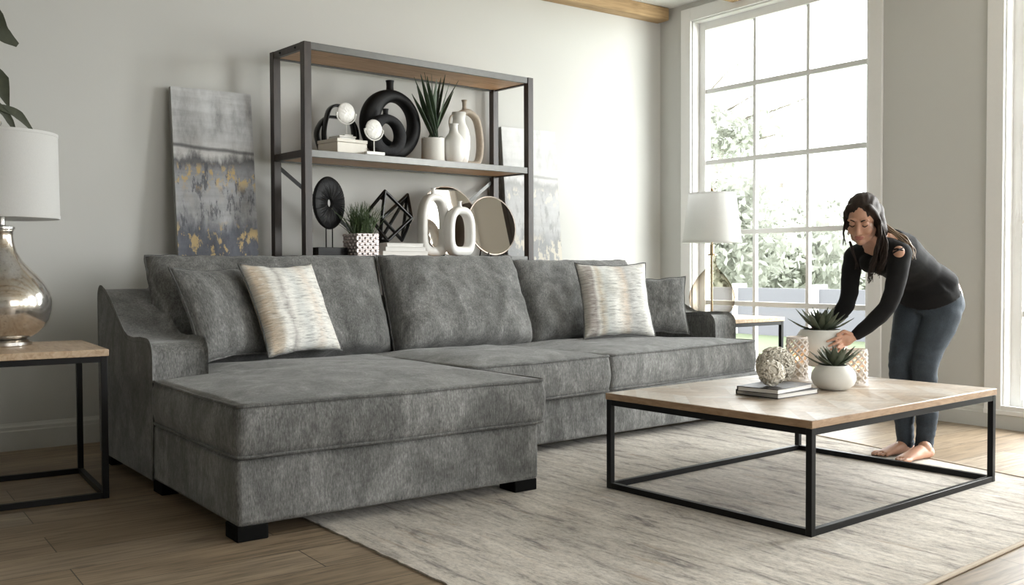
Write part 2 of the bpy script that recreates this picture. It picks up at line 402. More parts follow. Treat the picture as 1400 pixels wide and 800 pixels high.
def m_emit(name, c, s):
    t = NT(name); t.color(c); t.b.inputs['Emission Color'].default_value = (*c, 1); t.b.inputs['Emission Strength'].default_value = s; return t.m

MW = m_wall('wall_paint', (0.62, 0.622, 0.60)); MC = m_wall('ceiling_paint', (0.80, 0.81, 0.79))
MTRIM = plain('white_trim_paint', (0.86, 0.86, 0.85), 0.45, var=0.02); MBAR = plain('grey_muntin_paint', (0.74, 0.745, 0.74), 0.5, var=0.02)
MBASE = plain('baseboard_paint', (0.64, 0.645, 0.62), 0.5, var=0.02)
MFLOOR = m_floor(); MRUG = m_rug(); MFAB = m_chenille(); MPIPE = m_chenille('grey_piping', 0.85)
MBLK = plain('black_metal', (0.006, 0.006, 0.0065), 0.38, 0.0, 0.15, 80, spec=0.22); MLEG = plain('black_block_leg', (0.003, 0.003, 0.003), 0.7, spec=0.1)
MGLASS = m_glass('window_glass', (0.97, 0.98, 0.98), 0.25)
MBEAM = m_wood('oak_beam', [(0.3, (0.30, 0.19, 0.09)), (0.55, (0.46, 0.31, 0.16)), (0.75, (0.56, 0.40, 0.23))], (0.7, 9, 9), 0.6)
MTOP = m_parquet()
MEDGE = m_wood('warm_wood_edge', [(0.3, (0.25, 0.15, 0.08)), (0.55, (0.38, 0.25, 0.15)), (0.75, (0.46, 0.32, 0.20))], (3, 3, 14), 0.5)
MTABLE = m_wood('mango_wood_top', [(0.3, (0.34, 0.22, 0.13)), (0.5, (0.52, 0.38, 0.25)), (0.72, (0.62, 0.50, 0.37))], (9, 1.4, 9), 0.42)
MSHELFW = m_wood('walnut_boards', [(0.3, (0.46, 0.26, 0.125)), (0.55, (0.68, 0.42, 0.235)), (0.75, (0.78, 0.54, 0.34))], (1, 10, 10), 0.5, (0.5, 0.22, 0))
MPOST = m_wood('brown_black_metal', [(0.3, (0.020, 0.015, 0.013)), (0.6, (0.040, 0.028, 0.023)), (0.8, (0.065, 0.042, 0.033))], (6, 6, 1), 0.4)
MRAIL = plain('gunmetal_rail', (0.115, 0.115, 0.11), 0.35, 0.6, 0.2, 25)
MWHITE = plain('white_ceramic', (0.80, 0.79, 0.76), 0.35, var=0.03); MBOX = plain('cream_box', (0.72, 0.69, 0.62), 0.5, var=0.05)
MMATTE = plain('matte_white_pot', (0.74, 0.73, 0.69), 0.55, var=0.04, scale=60, bump=0.1)
MDARK = plain('black_ceramic', (0.006, 0.006, 0.0065), 0.5, 0, 0.3, 60, 0.25, spec=0.18); MDARK2 = plain('charcoal_ceramic', (0.018, 0.018, 0.020), 0.7, 0, 0.5, 70, 0.5, spec=0.2)
MGLOSSB = plain('gloss_black', (0.005, 0.005, 0.0055), 0.2, 0.0, 0.1, 30, spec=0.35)
MTAUPE = plain('taupe_stoneware', (0.44, 0.38, 0.31), 0.7, 0, 0.2, 50, 0.2)
MCHROME = plain('brushed_nickel', (0.62, 0.61, 0.59), 0.25, 1.0, 0.05, 30)
MBRASS = plain('antique_brass', (0.42, 0.33, 0.22), 0.3, 1.0, 0.08, 30)
MSHADE = m_shade(); MMERC = m_mercury()
MMIRROR = plain('bronze_mirror', (0.72, 0.67, 0.61), 0.03, 1.0, 0.01, 3)
MMIRROR_EDGE = plain('mirror_edge', (0.30, 0.26, 0.22), 0.3, 0.8)
MGREEN = m_leaf('snake_leaf', (0.022, 0.045, 0.022), (0.075, 0.12, 0.065), 0.42); MGRASS = m_leaf('faux_grass', (0.025, 0.05, 0.015), (0.10, 0.15, 0.06), 0.55)
MSUCC = m_leaf('succulent_leaf', (0.048, 0.062, 0.042), (0.16, 0.19, 0.125), 0.5); MFIG = m_leaf('dark_leaf', (0.030, 0.036, 0.020), (0.085, 0.095, 0.060), 0.55)
MSOIL = plain('dark_soil', (0.03, 0.022, 0.016), 0.95)
MTREE = m_leaf('garden_leaf', (0.38, 0.39, 0.345), (0.52, 0.53, 0.475), 0.8, 0.6); MBARK = plain('bark', (0.20, 0.18, 0.15), 0.9)  # leaf colour lifted and greyed to stand in for overexposed haze
MLAWN = plain('lawn_grass', (0.115, 0.14, 0.075), 0.95, 0, 0.2, 3)

# ------------------------------------------------------------------ room shell
WX, WY, CZ = 5.945, 5.945, 3.132
XL, YB, TH = -3.2, -4.2, 0.22
def sbox(name, lo, hi, m, bevel=0): return struct(MB().box(lo, hi).build(name, m, None, bevel=bevel, loc=tuple((a + b) / 2 for a, b in zip(lo, hi))))
sbox('floor', (XL - TH, YB - TH, -0.12), (WX + TH, WY + TH, 0.0), MFLOOR)
sbox('ceiling', (XL - TH, YB - TH, CZ), (WX + TH, WY + TH, CZ + 0.15), MC)
sbox('wall_back', (XL - TH, WY, 0), (WX + TH, WY + TH, CZ), MW)
sbox('wall_left', (XL - TH, YB, 0), (XL, WY, CZ), MW)
sbox('wall_front', (XL - TH, YB - TH, 0), (WX + TH, YB, CZ), MW)
WINS = [(3.955, 5.585, 0.13, 2.98), (1.385, 3.028, 0.13, 2.98), (-1.2, 0.45, 0.13, 2.98), (-3.7, -2.1, 0.13, 2.98)]   # y0, y1, z0, z1 of each opening; last two unseen, added for side light
wr = MB(); ys = sorted(WINS); y = YB
for (a, b, z0, z1) in ys:
    wr.box((WX, y, 0), (WX + TH, a, CZ)); wr.box((WX, a, 0), (WX + TH, b, z0)); wr.box((WX, a, z1), (WX + TH, b, CZ)); y = b
wr.box((WX, y, 0), (WX + TH, WY, CZ)); struct(wr.build('wall_right', MW, None, smooth=0, loc=(WX, 0, 0)))
def window(i, y0, y1, z0, z1):
    cas = MB(); cw = 0.105; t = 0.022
    cas.box((WX - t, y0 - cw, z0 - 0.02), (WX, y0, z1 + cw)); cas.box((WX - t, y1, z0 - 0.02), (WX, y1 + cw, z1 + cw))
    cas.box((WX - t, y0, z1), (WX, y1, z1 + cw)); cas.box((WX - 0.03, y0 - cw, z0 - 0.045), (WX, y1 + cw, z0 - 0.015))
    cas.box((WX - t, y0, z0 - 0.02), (WX, y1, z0 + 0.012))
    root = struct(cas.build('window_%d' % i, MTRIM, None, bevel=0.004, loc=(WX, (y0 + y1) / 2, z0)))
    fr = MB(); fw = 0.075; xa, xb = WX + 0.075, WX + 0.135
    fr.box((xa, y0, z0), (xb, y0 + fw, z1)); fr.box((xa, y1 - fw, z0), (xb, y1, z1)); fr.box((xa, y0 + fw, z1 - fw), (xb, y1 - fw, z1)); fr.box((xa, y0 + fw, z0), (xb, y1 - fw, z0 + 0.05))
    fr.box((WX, y0, z0), (xa, y0 + 0.012, z1)); fr.box((WX, y1 - 0.012, z0), (xa, y1, z1)); fr.box((WX, y0 + 0.012, z1 - 0.012), (xa, y1 - 0.012, z1))
    fr.build('window_frame', MTRIM, root, bevel=0.003)
    ga, gb = y0 + fw, y1 - fw; bars = MB()
    for k in (1, 2):
        yy = ga + (gb - ga) * k / 3; bars.box((xa + 0.012, yy - 0.014, z0 + 0.05), (xb - 0.012, yy + 0.014, z1 - fw))
    for zz in (0.70, 1.263, 1.833, 2.41):
        bars.box((xa + 0.010, ga, zz - 0.019), (xb - 0.014, gb, zz + 0.019))
    bars.build('muntin', MBAR, root, bevel=0.003)
    MB().box((xa + 0.028, ga, z0 + 0.05), (xa + 0.032, gb, z1 - fw)).build('glass_pane', MGLASS, root, smooth=0)
for i, a in enumerate(WINS): window(i + 1, *a)
def baseboard(name, poly, frame, a, b, loc):
    return struct(MB().prism(poly, a, b, frame).build(name, MBASE, None, smooth=30, loc=loc))
BB = [(0, 0), (0.022, 0), (0.022, 0.105), (0.017, 0.112), (0.017, 0.128), (0.010, 0.138), (0.008, 0.148), (0, 0.148)]
baseboard('baseboard_back', BB, lambda u, v, w_: (w_, WY - u, v), XL, WX - 0.022, (1, WY, 0))
baseboard('baseboard_right', [(u, v * 0.83) for u, v in BB], lambda u, v, w_: (WX - u, w_, v), YB, WY, (WX, 1, 0))
struct(MB().box((XL, WY - 0.135, 3.027), (WX - 0.03, WY, CZ)).build('trim_1', MBEAM, None, bevel=0.01, loc=(1, WY, 3.08)))
for i_, yb_ in enumerate((5.005, 4.195, 3.385, 2.575, 1.765, 0.955)):
    struct(MB().box((XL, yb_, 3.027), (WX - 0.03, yb_ + 0.13, CZ)).build('trim_%d' % (i_ + 2), MBEAM, None, bevel=0.01, loc=(1, yb_, 3.08)))

# ------------------------------------------------------------------ outdoors
struct(MB().box((WX + TH, -40, -0.5), (70, 60, -0.28)).build('lawn', MLAWN, None, smooth=0, loc=(20, 5, -0.4)))
def leaf_cloud(mb, c, rad, n, size, rng):
    for _ in range(n):
        while True:
            p = Vector((rng.uniform(-1, 1), rng.uniform(-1, 1), rng.uniform(-1, 1)))
            if p.length < 1: break
        p = p * (0.55 + 0.45 * rng.random())
        q = Vector(c) + Vector((p.x * rad[0], p.y * rad[1], p.z * rad[2])); s = size * rng.uniform(0.6, 1.3)
        a = Vector((rng.gauss(0, 1), rng.gauss(0, 1), rng.gauss(0, 1))).normalized(); b = a.orthogonal().normalized()
        b.rotate(Matrix.Rotation(rng.uniform(0, 6.28), 3, a)); cc = a.cross(b) * 0.5
        mb.add([q - b * s, q - cc * s + a * s * 0.12, q + b * s, q + cc * s + a * s * 0.12], [(0, 1, 2, 3)])
def tree(name, x, y, h, clouds, size, seed, label):
    rng = random.Random(seed); root = thing(name, (x, y, -0.28), 0, label, 'tree' if name == 'tree' else 'shrub', 'garden trees outside the window')
    tr = MB(); tr.etube(smoothpath([(x, y, -0.28), (x + 0.05, y, h * 0.3), (x - 0.08, y + 0.1, h * 0.6), (x, y, h * 0.85)], 5), [0.14 - 0.006 * i for i in range(16)], 8)
    fo = MB()
    for (c, rad, n) in clouds:
        q = Vector(c); a = Vector((x, y, min(h * 0.6, max(0.3, q.z - 0.8))))
        pth = smoothpath([a, (a + q) / 2 + Vector((0, 0, 0.25)), q], 5); tr.etube(pth, [0.05 - 0.0038 * i for i in range(len(pth))], 6)
        leaf_cloud(fo, c, rad, n, size, rng)
    fo.build('foliage', MTREE, root, smooth=0, fix=False); tr.build('trunk', MBARK, root)
def out(xp, yp, X):
    d = ray(xp, yp); return Vector((0, 0, EYE)) + d * (X / d.x)
def oc(xp, yp, X): return tuple(out(xp, yp, X))
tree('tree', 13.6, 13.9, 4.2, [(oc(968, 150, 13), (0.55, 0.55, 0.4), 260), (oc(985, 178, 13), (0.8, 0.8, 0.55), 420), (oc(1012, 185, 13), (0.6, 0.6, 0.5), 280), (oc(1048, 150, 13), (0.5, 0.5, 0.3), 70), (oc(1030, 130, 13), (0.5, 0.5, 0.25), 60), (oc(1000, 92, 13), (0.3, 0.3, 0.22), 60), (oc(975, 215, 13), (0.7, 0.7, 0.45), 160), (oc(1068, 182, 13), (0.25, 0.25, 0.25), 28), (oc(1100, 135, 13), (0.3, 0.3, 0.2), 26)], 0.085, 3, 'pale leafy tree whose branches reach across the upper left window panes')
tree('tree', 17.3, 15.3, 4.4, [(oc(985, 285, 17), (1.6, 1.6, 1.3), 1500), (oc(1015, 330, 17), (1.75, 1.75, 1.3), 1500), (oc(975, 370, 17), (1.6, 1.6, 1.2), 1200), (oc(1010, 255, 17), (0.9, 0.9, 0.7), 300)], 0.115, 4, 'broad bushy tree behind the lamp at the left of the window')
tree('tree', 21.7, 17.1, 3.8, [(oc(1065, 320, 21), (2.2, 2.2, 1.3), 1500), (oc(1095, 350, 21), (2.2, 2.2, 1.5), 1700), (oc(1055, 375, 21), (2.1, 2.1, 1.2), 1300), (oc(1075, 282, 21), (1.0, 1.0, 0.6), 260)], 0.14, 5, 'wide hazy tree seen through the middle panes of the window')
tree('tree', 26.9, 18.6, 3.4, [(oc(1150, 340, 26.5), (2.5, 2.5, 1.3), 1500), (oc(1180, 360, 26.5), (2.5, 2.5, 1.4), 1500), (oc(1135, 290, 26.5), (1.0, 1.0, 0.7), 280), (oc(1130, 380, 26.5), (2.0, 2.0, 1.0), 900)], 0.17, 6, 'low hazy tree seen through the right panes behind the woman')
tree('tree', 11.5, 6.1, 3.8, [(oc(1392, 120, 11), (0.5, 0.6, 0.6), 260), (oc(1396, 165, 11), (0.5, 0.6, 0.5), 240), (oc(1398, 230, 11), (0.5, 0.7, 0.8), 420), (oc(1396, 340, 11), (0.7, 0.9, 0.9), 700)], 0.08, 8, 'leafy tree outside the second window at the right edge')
wl = thing('garden_wall', (14.5, 11.0, -0.28), 0, 'pale grey garden wall with white posts beyond the lawn', 'wall')
g = MB(); g.box((14.4, 7.0, -0.28), (14.6, 14.2, 0.58)); g.build('wall_panel', plain('pale_render', (0.155, 0.155, 0.17), 0.9), wl)
for yy in (7.0, 8.8, 10.6, 12.4, 14.2):
    p = MB(); p.box((14.35, yy - 0.05, -0.28), (14.65, yy + 0.05, 0.66)); p.build('post', MTRIM, wl)

# ------------------------------------------------------------------ rug
rz = MB(); edge = []
FLc, FRc, BRc, BLc = Vector((1.655, 1.575, 0)), Vector((4.545, 1.80, 0)), Vector((4.93, 4.30, 0)), Vector((1.625, 4.26, 0))
def seg_pts(a, b, n, amp, sd):
    d = (b - a); nrm = Vector((d.y, -d.x, 0)).normalized()
    return [a + d * (i / n) + nrm * (amp * noise.noise(Vector((i * 0.9, sd, 0)))) for i in range(n)]
edge = seg_pts(FLc, FRc, 60, 0.003, 1) + seg_pts(FRc, BRc, 60, 0.003, 2) + seg_pts(BRc, BLc, 40, 0.003, 3) + seg_pts(BLc, FLc, 90, 0.014, 4)
N_ = len(edge); ZR = 0.007
rz.add([(p.x, p.y, 0.0005) for p in edge] + [(p.x, p.y, ZR) for p in edge], [[N_ + i for i in range(N_)], list(reversed(range(N_)))] + [[i, (i+1) % N_, N_ + (i+1) % N_, N_ + i] for i in range(N_)])
rug = rz.build('area_rug', MRUG, None, smooth=0, loc=(3.2, 2.9, 0)); tag(rug, 'cream and taupe distressed area rug under the coffee table', 'rug')
bd = MB()
bd.etube([FLc + Vector((0, 0, .006)), FRc + Vector((0, 0, .006)), BRc + Vector((0, 0, .006))], [(0.011, 0.007)] * 3, 8)
bd.build('bound_edge', plain('rug_binding', (0.42, 0.35, 0.27), 0.85), rug)['label'] = 'tan stitched rug edge'

# ------------------------------------------------------------------ sofa
def rounded(poly, r, n=5):
    out_ = []; N = len(poly); P = [Vector((p[0], p[1], 0)) for p in poly]
    rr = r if isinstance(r, (list, tuple)) else [r] * N
    for i in range(N):
        a, b, c = P[i-1], P[i], P[(i+1) % N]; u = (a - b).normalized(); v = (c - b).normalized()
        k = min(rr[i], (a - b).length * 0.45, (c - b).length * 0.45)
        for j in range(n + 1):
            t = j / n; out_.append((b + u * k) * (1-t)**2 + b * (2*t*(1-t)) + (b + v * k) * t*t)
    res = []
    for i in range(len(out_)):
        a, b = out_[i], out_[(i+1) % len(out_)]; m = max(1, int((b - a).length / 0.05))
        for j in range(m): res.append(a.lerp(b, j / m))
    return res
def seat_cushion(name, poly, z0, z1, crown, bulge, root, seed, center=None, rad=0.035, power=2.6):
    o2 = rounded(poly, rad); n = len(o2)
    c = Vector((sum(p.x for p in o2) / n, sum(p.y for p in o2) / n, 0)) if center is None else Vector((*center, 0))
    area = sum(o2[i].x * o2[(i+1) % n].y - o2[(i+1) % n].x * o2[i].y for i in range(n)); sgn = 1 if area > 0 else -1
    nr = []
    for i in range(n):
        d = o2[(i+1) % n] - o2[i-1]; nr.append(Vector((d.y, -d.x, 0)).normalized() * sgn)
    def wv(p, z): return noise.noise(Vector((p.x * 2.3 + seed, p.y * 2.3, z * 3)))
    mb = MB(); L = 7
    rows = []
    for j in range(L + 1):
        t = j / L; rows.append([o2[i] + nr[i] * (bulge * math.sin(PI * t) * (1 + 0.5 * wv(o2[i], t))) + Vector((0, 0, z0 + (z1 - z0) * t + 0.006 * noise.noise(Vector((o2[i].x * 3 + seed, o2[i].y * 3, 5))))) for i in range(n)])
    R = 16
    for j in range(1, R):
        s_ = 1 - j / R
        rows.append([c + (o2[i] - c) * s_ + Vector((0, 0, z1 + crown * (1 - s_ ** power) + 0.012 * (1 - s_**4) * wv(c + (o2[i] - c) * s_, 9) + (1 - s_**6) * 0.007 * noise.noise((c + (o2[i] - c) * s_) * 5.5 + Vector((seed, 0, 0))))) for i in range(n)])
    top = len(rows) * n
    vs = [p for r_ in rows for p in r_] + [c + Vector((0, 0, z1 + crown + 0.005))]
    fs = [[j*n + i, j*n + (i+1) % n, (j+1)*n + (i+1) % n, (j+1)*n + i] for j in range(len(rows) - 1) for i in range(n)]
    fs += [[top - n + i, top - n + (i+1) % n, top] for i in range(n)] + [list(reversed(range(n)))]
    mb.add(vs, fs); o = mb.build(name, MFAB, root, smooth=180)
    p = MB(); p.etube([q + nr[i] * 0.002 for i, q in enumerate(rows[L])], 0.0062, 7, closed=True); p.etube([q + nr[i] * 0.002 for i, q in enumerate(rows[0])], 0.0062, 7, closed=True)
    p.build('piping', MPIPE, o, smooth=180); return o
def pillow_mesh(wd, ht, th, pinch, e=0.5, n=30, wr=0.006, seed=0, flat=4.0, sag=0.0):
    """pillow in local frame: x width, z height, y thickness"""
    mb = MB(); idx = {}
    def pos(i, k, side):
        u = -1 + 2 * i / n; v = -1 + 2 * k / n
        x = u * wd / 2 * (1 - pinch * (1 - v * v)); z = v * ht / 2 * (1 - pinch * (1 - u * u))
        f = max(0.0, (1 - abs(u) ** flat)) ** e * max(0.0, (1 - abs(v) ** flat)) ** e
        y = side * th / 2 * f * (1 - sag * v)
        q = Vector((x, y, z)); k_ = noise.noise(Vector((x * 9 + seed, z * 9, side * 3.0)))
        r_ = noise.noise(Vector((x * 26 + seed, z * 26, side * 7.0)))
        return Vector((x + wr * 0.6 * noise.noise(Vector((z * 14, seed, 2))) * u, y + side * f * (wr * 1.6 * k_ + wr * 0.7 * r_), z + wr * noise.noise(Vector((x * 12, seed, 1))) * v))
    for side in (-1, 1):
        for i in range(n + 1):
            for k in range(n + 1):
                if side == 1 and (i in (0, n) or k in (0, n)): idx[(side, i, k)] = idx[(-1, i, k)]; continue
                idx[(side, i, k)] = len(mb.v); mb.v.append(pos(i, k, side if not (i in (0, n) or k in (0, n)) else 0))
        for i in range(n):
            for k in range(n):
                q = [idx[(side, i, k)], idx[(side, i+1, k)], idx[(side, i+1, k+1)], idx[(side, i, k+1)]]
                mb.f.append(q if side == -1 else q[::-1])
    ring = [mb.v[idx[(-1, i, 0)]] for i in range(n)] + [mb.v[idx[(-1, n, k)]] for k in range(n)] + [mb.v[idx[(-1, n - i, n)]] for i in range(n)] + [mb.v[idx[(-1, 0, n - k)]] for k in range(n)]
    return mb, ring
def frame_from(bl, br, tl):
    bl, br, tl = Vector(bl), Vector(br), Vector(tl); x = (br - bl).normalized(); up = (tl - bl); z = (up - x * up.dot(x)).normalized(); y = z.cross(x)
    m = Matrix((x, y, z)).transposed().to_4x4(); return m, (br - bl).length, up.length

SO = (1.286, 3.426, 0)
sofa = thing('sectional_sofa', SO, 0, 'large charcoal grey chenille sectional sofa with left chaise', 'sofa')
A2 = math.radians(2.9); bx, by = Vector((math.cos(A2), math.sin(A2), 0)), Vector((-math.sin(A2), math.cos(A2), 0)); BO = Vector((2.66, 4.048, 0))
def S2(u, v, z=0): p = BO + bx * u + by * v; return (p.x, p.y, z)
m = MB(); m.box((1.292, 3.426, 0.055), (2.672, 5.28, 0.302)); m.build('chaise_base', MFAB, sofa, bevel=0.018, seg=3)
m = MB(); q = [S2(0.0, 0), S2(2.53, 0), S2(2.53, 1.24), S2(0.0, 1.24)]
m.add([(a[0], a[1], 0.052) for a in q] + [(a[0], a[1], 0.300) for a in q], [(3,2,1,0),(4,5,6,7),(0,1,5,4),(1,2,6,5),(2,3,7,6),(3,0,4,7)]); m.build('sofa_base', MFAB, sofa, bevel=0.018, seg=3)
seat_cushion('seat_cushion', [(1.290, 3.405), (2.690, 3.405), (2.690, 5.03), (1.548, 5.03), (1.548, 4.42), (1.290, 4.42)], 0.312, 0.496, 0.046, 0.014, sofa, 1, (2.1, 4.15), 0.03)
def rot_poly(pts, o, a):
    c, s_ = math.cos(a), math.sin(a); return [(o[0] + x * c - y_ * s_, o[1] + x * s_ + y_ * c) for x, y_ in pts]
seat_cushion('seat_cushion', rot_poly([(-0.985, 0), (0, 0), (-0.07, 1.0), (-0.985, 1.0)], (3.683, 4.070), math.radians(5)), 0.306, 0.498, 0.046, 0.013, sofa, 2)
seat_cushion('seat_cushion', rot_poly([(0.012, 0), (1.49, 0), (1.49, 0.205), (1.265, 0.205), (1.265, 0.93), (-0.06, 0.93)], (3.683, 4.075), math.radians(7.6)), 0.305, 0.497, 0.042, 0.013, sofa, 3, None, 0.035)
# arms: side profile swept across the arm width
def arm(x0, x1, prof, root):
    mb = MB(); n = len(prof); W = x1 - x0; cols = []
    steps = [(0, -0.022), (0.006, -0.008), (0.018, 0), (W - 0.018, 0), (W - 0.006, -0.008), (W, -0.022)]
    cy = sum(p[0] for p in prof) / n
    for dx, ins in steps:
        row = []
        for i, (yy, zz) in enumerate(prof):
            a, b = Vector(prof[i-1]), Vector(prof[(i+1) % n]); d = b - a; nn = Vector((d.y, -d.x)); nn = nn.normalized() if nn.length else nn
            if zz < 0.10: nn = Vector((nn.x, 0))
            row.append((x0 + dx, yy - nn.x * ins * -1, zz - nn.y * ins * -1))
        cols.append(row)
    mb.add([p for r_ in cols for p in r_], [[j*n + i, j*n + (i+1) % n, (j+1)*n + (i+1) % n, (j+1)*n + i] for j in range(len(cols) - 1) for i in range(n)] + [list(range(n)), [(len(cols)-1)*n + i for i in reversed(range(n))]])
    o = mb.build('arm', MFAB, root, smooth=50)
    pp_ = MB(); path = [Vector((x0 + 0.004, yy, zz)) for yy, zz in prof if zz > 0.10 or yy == prof[0][0]]
    pp_.etube(path, 0.0055, 6); path2 = [Vector((x1 - 0.004, p.y, p.z)) for p in path]; pp_.etube(path2, 0.0055, 6); pp_.build('piping', MPIPE, o, smooth=180); return o
def arc(cx, cz, r, a0, a1, n): return [(cx + r * math.cos(math.radians(a0 + (a1 - a0) * i / n)), cz + r * math.sin(math.radians(a0 + (a1 - a0) * i / n))) for i in range(n + 1)]
PL = [(4.435, 0.055), (4.435, 0.30), (4.435, 0.50)] + arc(4.495, 0.602, 0.06, 180, 92, 6) + [(4.60, 0.663), (4.70, 0.655), (4.80, 0.660), (4.87, 0.682), (4.95, 0.728), (5.04, 0.785), (5.12, 0.834), (5.20, 0.872), (5.26, 0.888)] + arc(5.285, 0.845, 0.045, 80, 0, 5) + [(5.33, 0.60), (5.33, 0.055)]
arm(1.286, 1.536, PL, sofa)
PR = [(4.50, 0.052), (4.50, 0.30), (4.50, 0.50)] + arc(4.56, 0.600, 0.06, 180, 92, 6) + [(4.66, 0.660), (4.76, 0.653), (4.85, 0.660), (4.95, 0.70), (5.05, 0.76), (5.15, 0.81), (5.22, 0.83)] + arc(5.27, 0.79, 0.045, 80, 0, 5) + [(5.315, 0.60), (5.315, 0.052)]
arm(4.995, 5.20, PR, sofa)
m = MB(); m.box((1.50, 5.12, 0.30), (2.70, 5.325, 0.86)); m.build('back_frame', MFAB, sofa, bevel=0.04, seg=4)
m = MB(); q = [S2(0.03, 1.03), S2(2.36, 1.03), S2(2.36, 1.23), S2(0.03, 1.23)]
m.add([(a[0], a[1], 0.30) for a in q] + [(a[0], a[1], 0.83) for a in q], [(3,2,1,0),(4,5,6,7),(0,1,5,4),(1,2,6,5),(2,3,7,6),(3,0,4,7)]); m.build('back_frame', MFAB, sofa, bevel=0.04, seg=4)
def back_cushion(bl, br, tl, th, seed, pinch=0.015):
    M_, wd, ht = frame_from(bl, br, tl); mb, ring = pillow_mesh(wd, ht, th, pinch, 0.42, 34, 0.010, seed, 5.0, 0.28)
    c = (Vector(br) + Vector(tl)) / 2; M_.translation = c; mb.v = [M_ @ p for p in mb.v]
    o = mb.build('back_cushion', MFAB, sofa, smooth=180); pp_ = MB(); pp_.etube([M_ @ p for p in ring], 0.0055, 6, closed=True); pp_.build('piping', MPIPE, o, smooth=180)
    for d in (1,):
        pass
    return o
back_cushion((1.50, 4.985, 0.50), (2.84, 5.00, 0.50), (1.455, 5.18, 1.060), 0.26, 11)
back_cushion((2.80, 4.945, 0.50), (3.79, 4.945, 0.50), (2.815, 5.16, 1.064), 0.27, 12)
back_cushion((3.80, 4.97, 0.50), (4.87, 5.03, 0.50), (3.805, 5.165, 1.038), 0.25, 13)
for lx, ly, z0 in ((1.292, 3.432, 0.0), (2.545, 3.432, ZR), (1.30, 4.35, 0.0), (1.30, 5.18, 0.0)):
    m = MB(); m.box((lx, ly, z0), (lx + 0.12, ly + 0.12, 0.058)); m.build('leg', MLEG, sofa, bevel=0.004)
for u, v, z0 in ((0.55, 0.40, 0.0), (2.35, 0.05, 0.0), (0.1, 1.08, 0.0), (2.35, 1.08, 0.0)):
    m = MB(); q = S2(u, v); m.box((q[0], q[1], z0), (q[0] + 0.11, q[1] + 0.11, 0.056)); m.build('leg', MLEG, sofa, bevel=0.004)

def throw(bl, br, tl, th, mat, seed, label, pinch=0.095):
    M_, wd, ht = frame_from(bl, br, tl); mb, ring = pillow_mesh(wd, ht, th, pinch, 0.55, 30, 0.007, seed, 3.2)
    o = mb.build('throw_pillow', mat, None, smooth=180, local=True); M_.translation = (Vector(br) + Vector(tl)) / 2; o.matrix_basis = M_
    tag(o, label, 'pillow', 'throw pillows on the sofa'); p = MB(); p.etube(ring, 0.005, 6, closed=True); p.build('piping', MPIPE, o, smooth=180, local=True); return o
throw((1.60, 4.69, 0.535), (2.06, 4.90, 0.54), (1.515, 4.895, 1.00), 0.15, MFAB, 21, 'plain charcoal throw pillow tucked beside the left arm of the sofa')
throw((1.945, 4.69, 0.545), (2.43, 4.85, 0.545), (1.86, 4.905, 1.02), 0.15, m_pattern(2, False), 22, 'cream ruched patterned throw pillow leaning on the chaise')
throw((4.06, 4.73, 0.535), (4.565, 4.60, 0.535), (4.085, 4.865, 1.02), 0.15, m_pattern(5, True), 23, 'cream and grey patterned throw pillow at the right end of the sofa')
throw((4.50, 4.86, 0.535), (4.915, 4.625, 0.535), (4.53, 4.95, 0.925), 0.13, MFAB, 24, 'plain grey throw pillow tucked beside the right arm of the sofa')

# ------------------------------------------------------------------ coffee table
CT = Matrix.Translation((2.985, 2.214, 0)) @ Matrix.Rotation(math.radians(2.88), 4, 'Z')
ct = thing('coffee_table', (2.985, 2.214, 0), math.radians(2.88), 'large square coffee table with whitewashed wood top and black metal frame', 'table')
CW, CD, CZT = 1.448, 1.055, 0.434
m = MB(); m.box((0.0, -0.0, CZT - 0.028), (CW, CD, CZT), CT); o = m.build('tabletop', MTOP, ct, bevel=0.002)
m = MB()
for lo, hi in (((-0.003, -0.003, CZT - 0.029), (CW + 0.003, 0.012, CZT - 0.0015)), ((-0.003, CD - 0.012, CZT - 0.029), (CW + 0.003, CD + 0.003, CZT - 0.0015)), ((-0.003, 0.012, CZT - 0.029), (0.012, CD - 0.012, CZT - 0.0015)), ((CW - 0.012, 0.012, CZT - 0.029), (CW + 0.003, CD - 0.012, CZT - 0.0015))): m.box(lo, hi, CT)
m.build('edge_band', MEDGE, o, bevel=0.0015)['label'] = 'warm brown wood edge of the table top'
L_ = 0.026
for (lx, ly) in ((0, 0), (CW - L_, 0), (0, CD - L_), (CW - L_, CD - L_)):
    m = MB(); m.box((lx, ly, ZR), (lx + L_, ly + L_, CZT - 0.030), CT); m.build('leg', MBLK, ct, bevel=0.0015)
for zz, hh in ((ZR, 0.026), (CZT - 0.055, 0.0255)):
    for lo, hi in (((L_, 0.001, zz), (CW - L_, L_ - 0.001, zz + hh)), ((L_, CD - L_ + 0.001, zz), (CW - L_, CD - 0.001, zz + hh)), ((0.001, L_, zz), (L_ - 0.001, CD - L_, zz + hh)), ((CW - L_ + 0.001, L_, zz), (CW - 0.001, CD - L_, zz + hh))):
        m = MB(); m.box(lo, hi, CT); m.build('rail', MBLK, ct, bevel=0.0015)

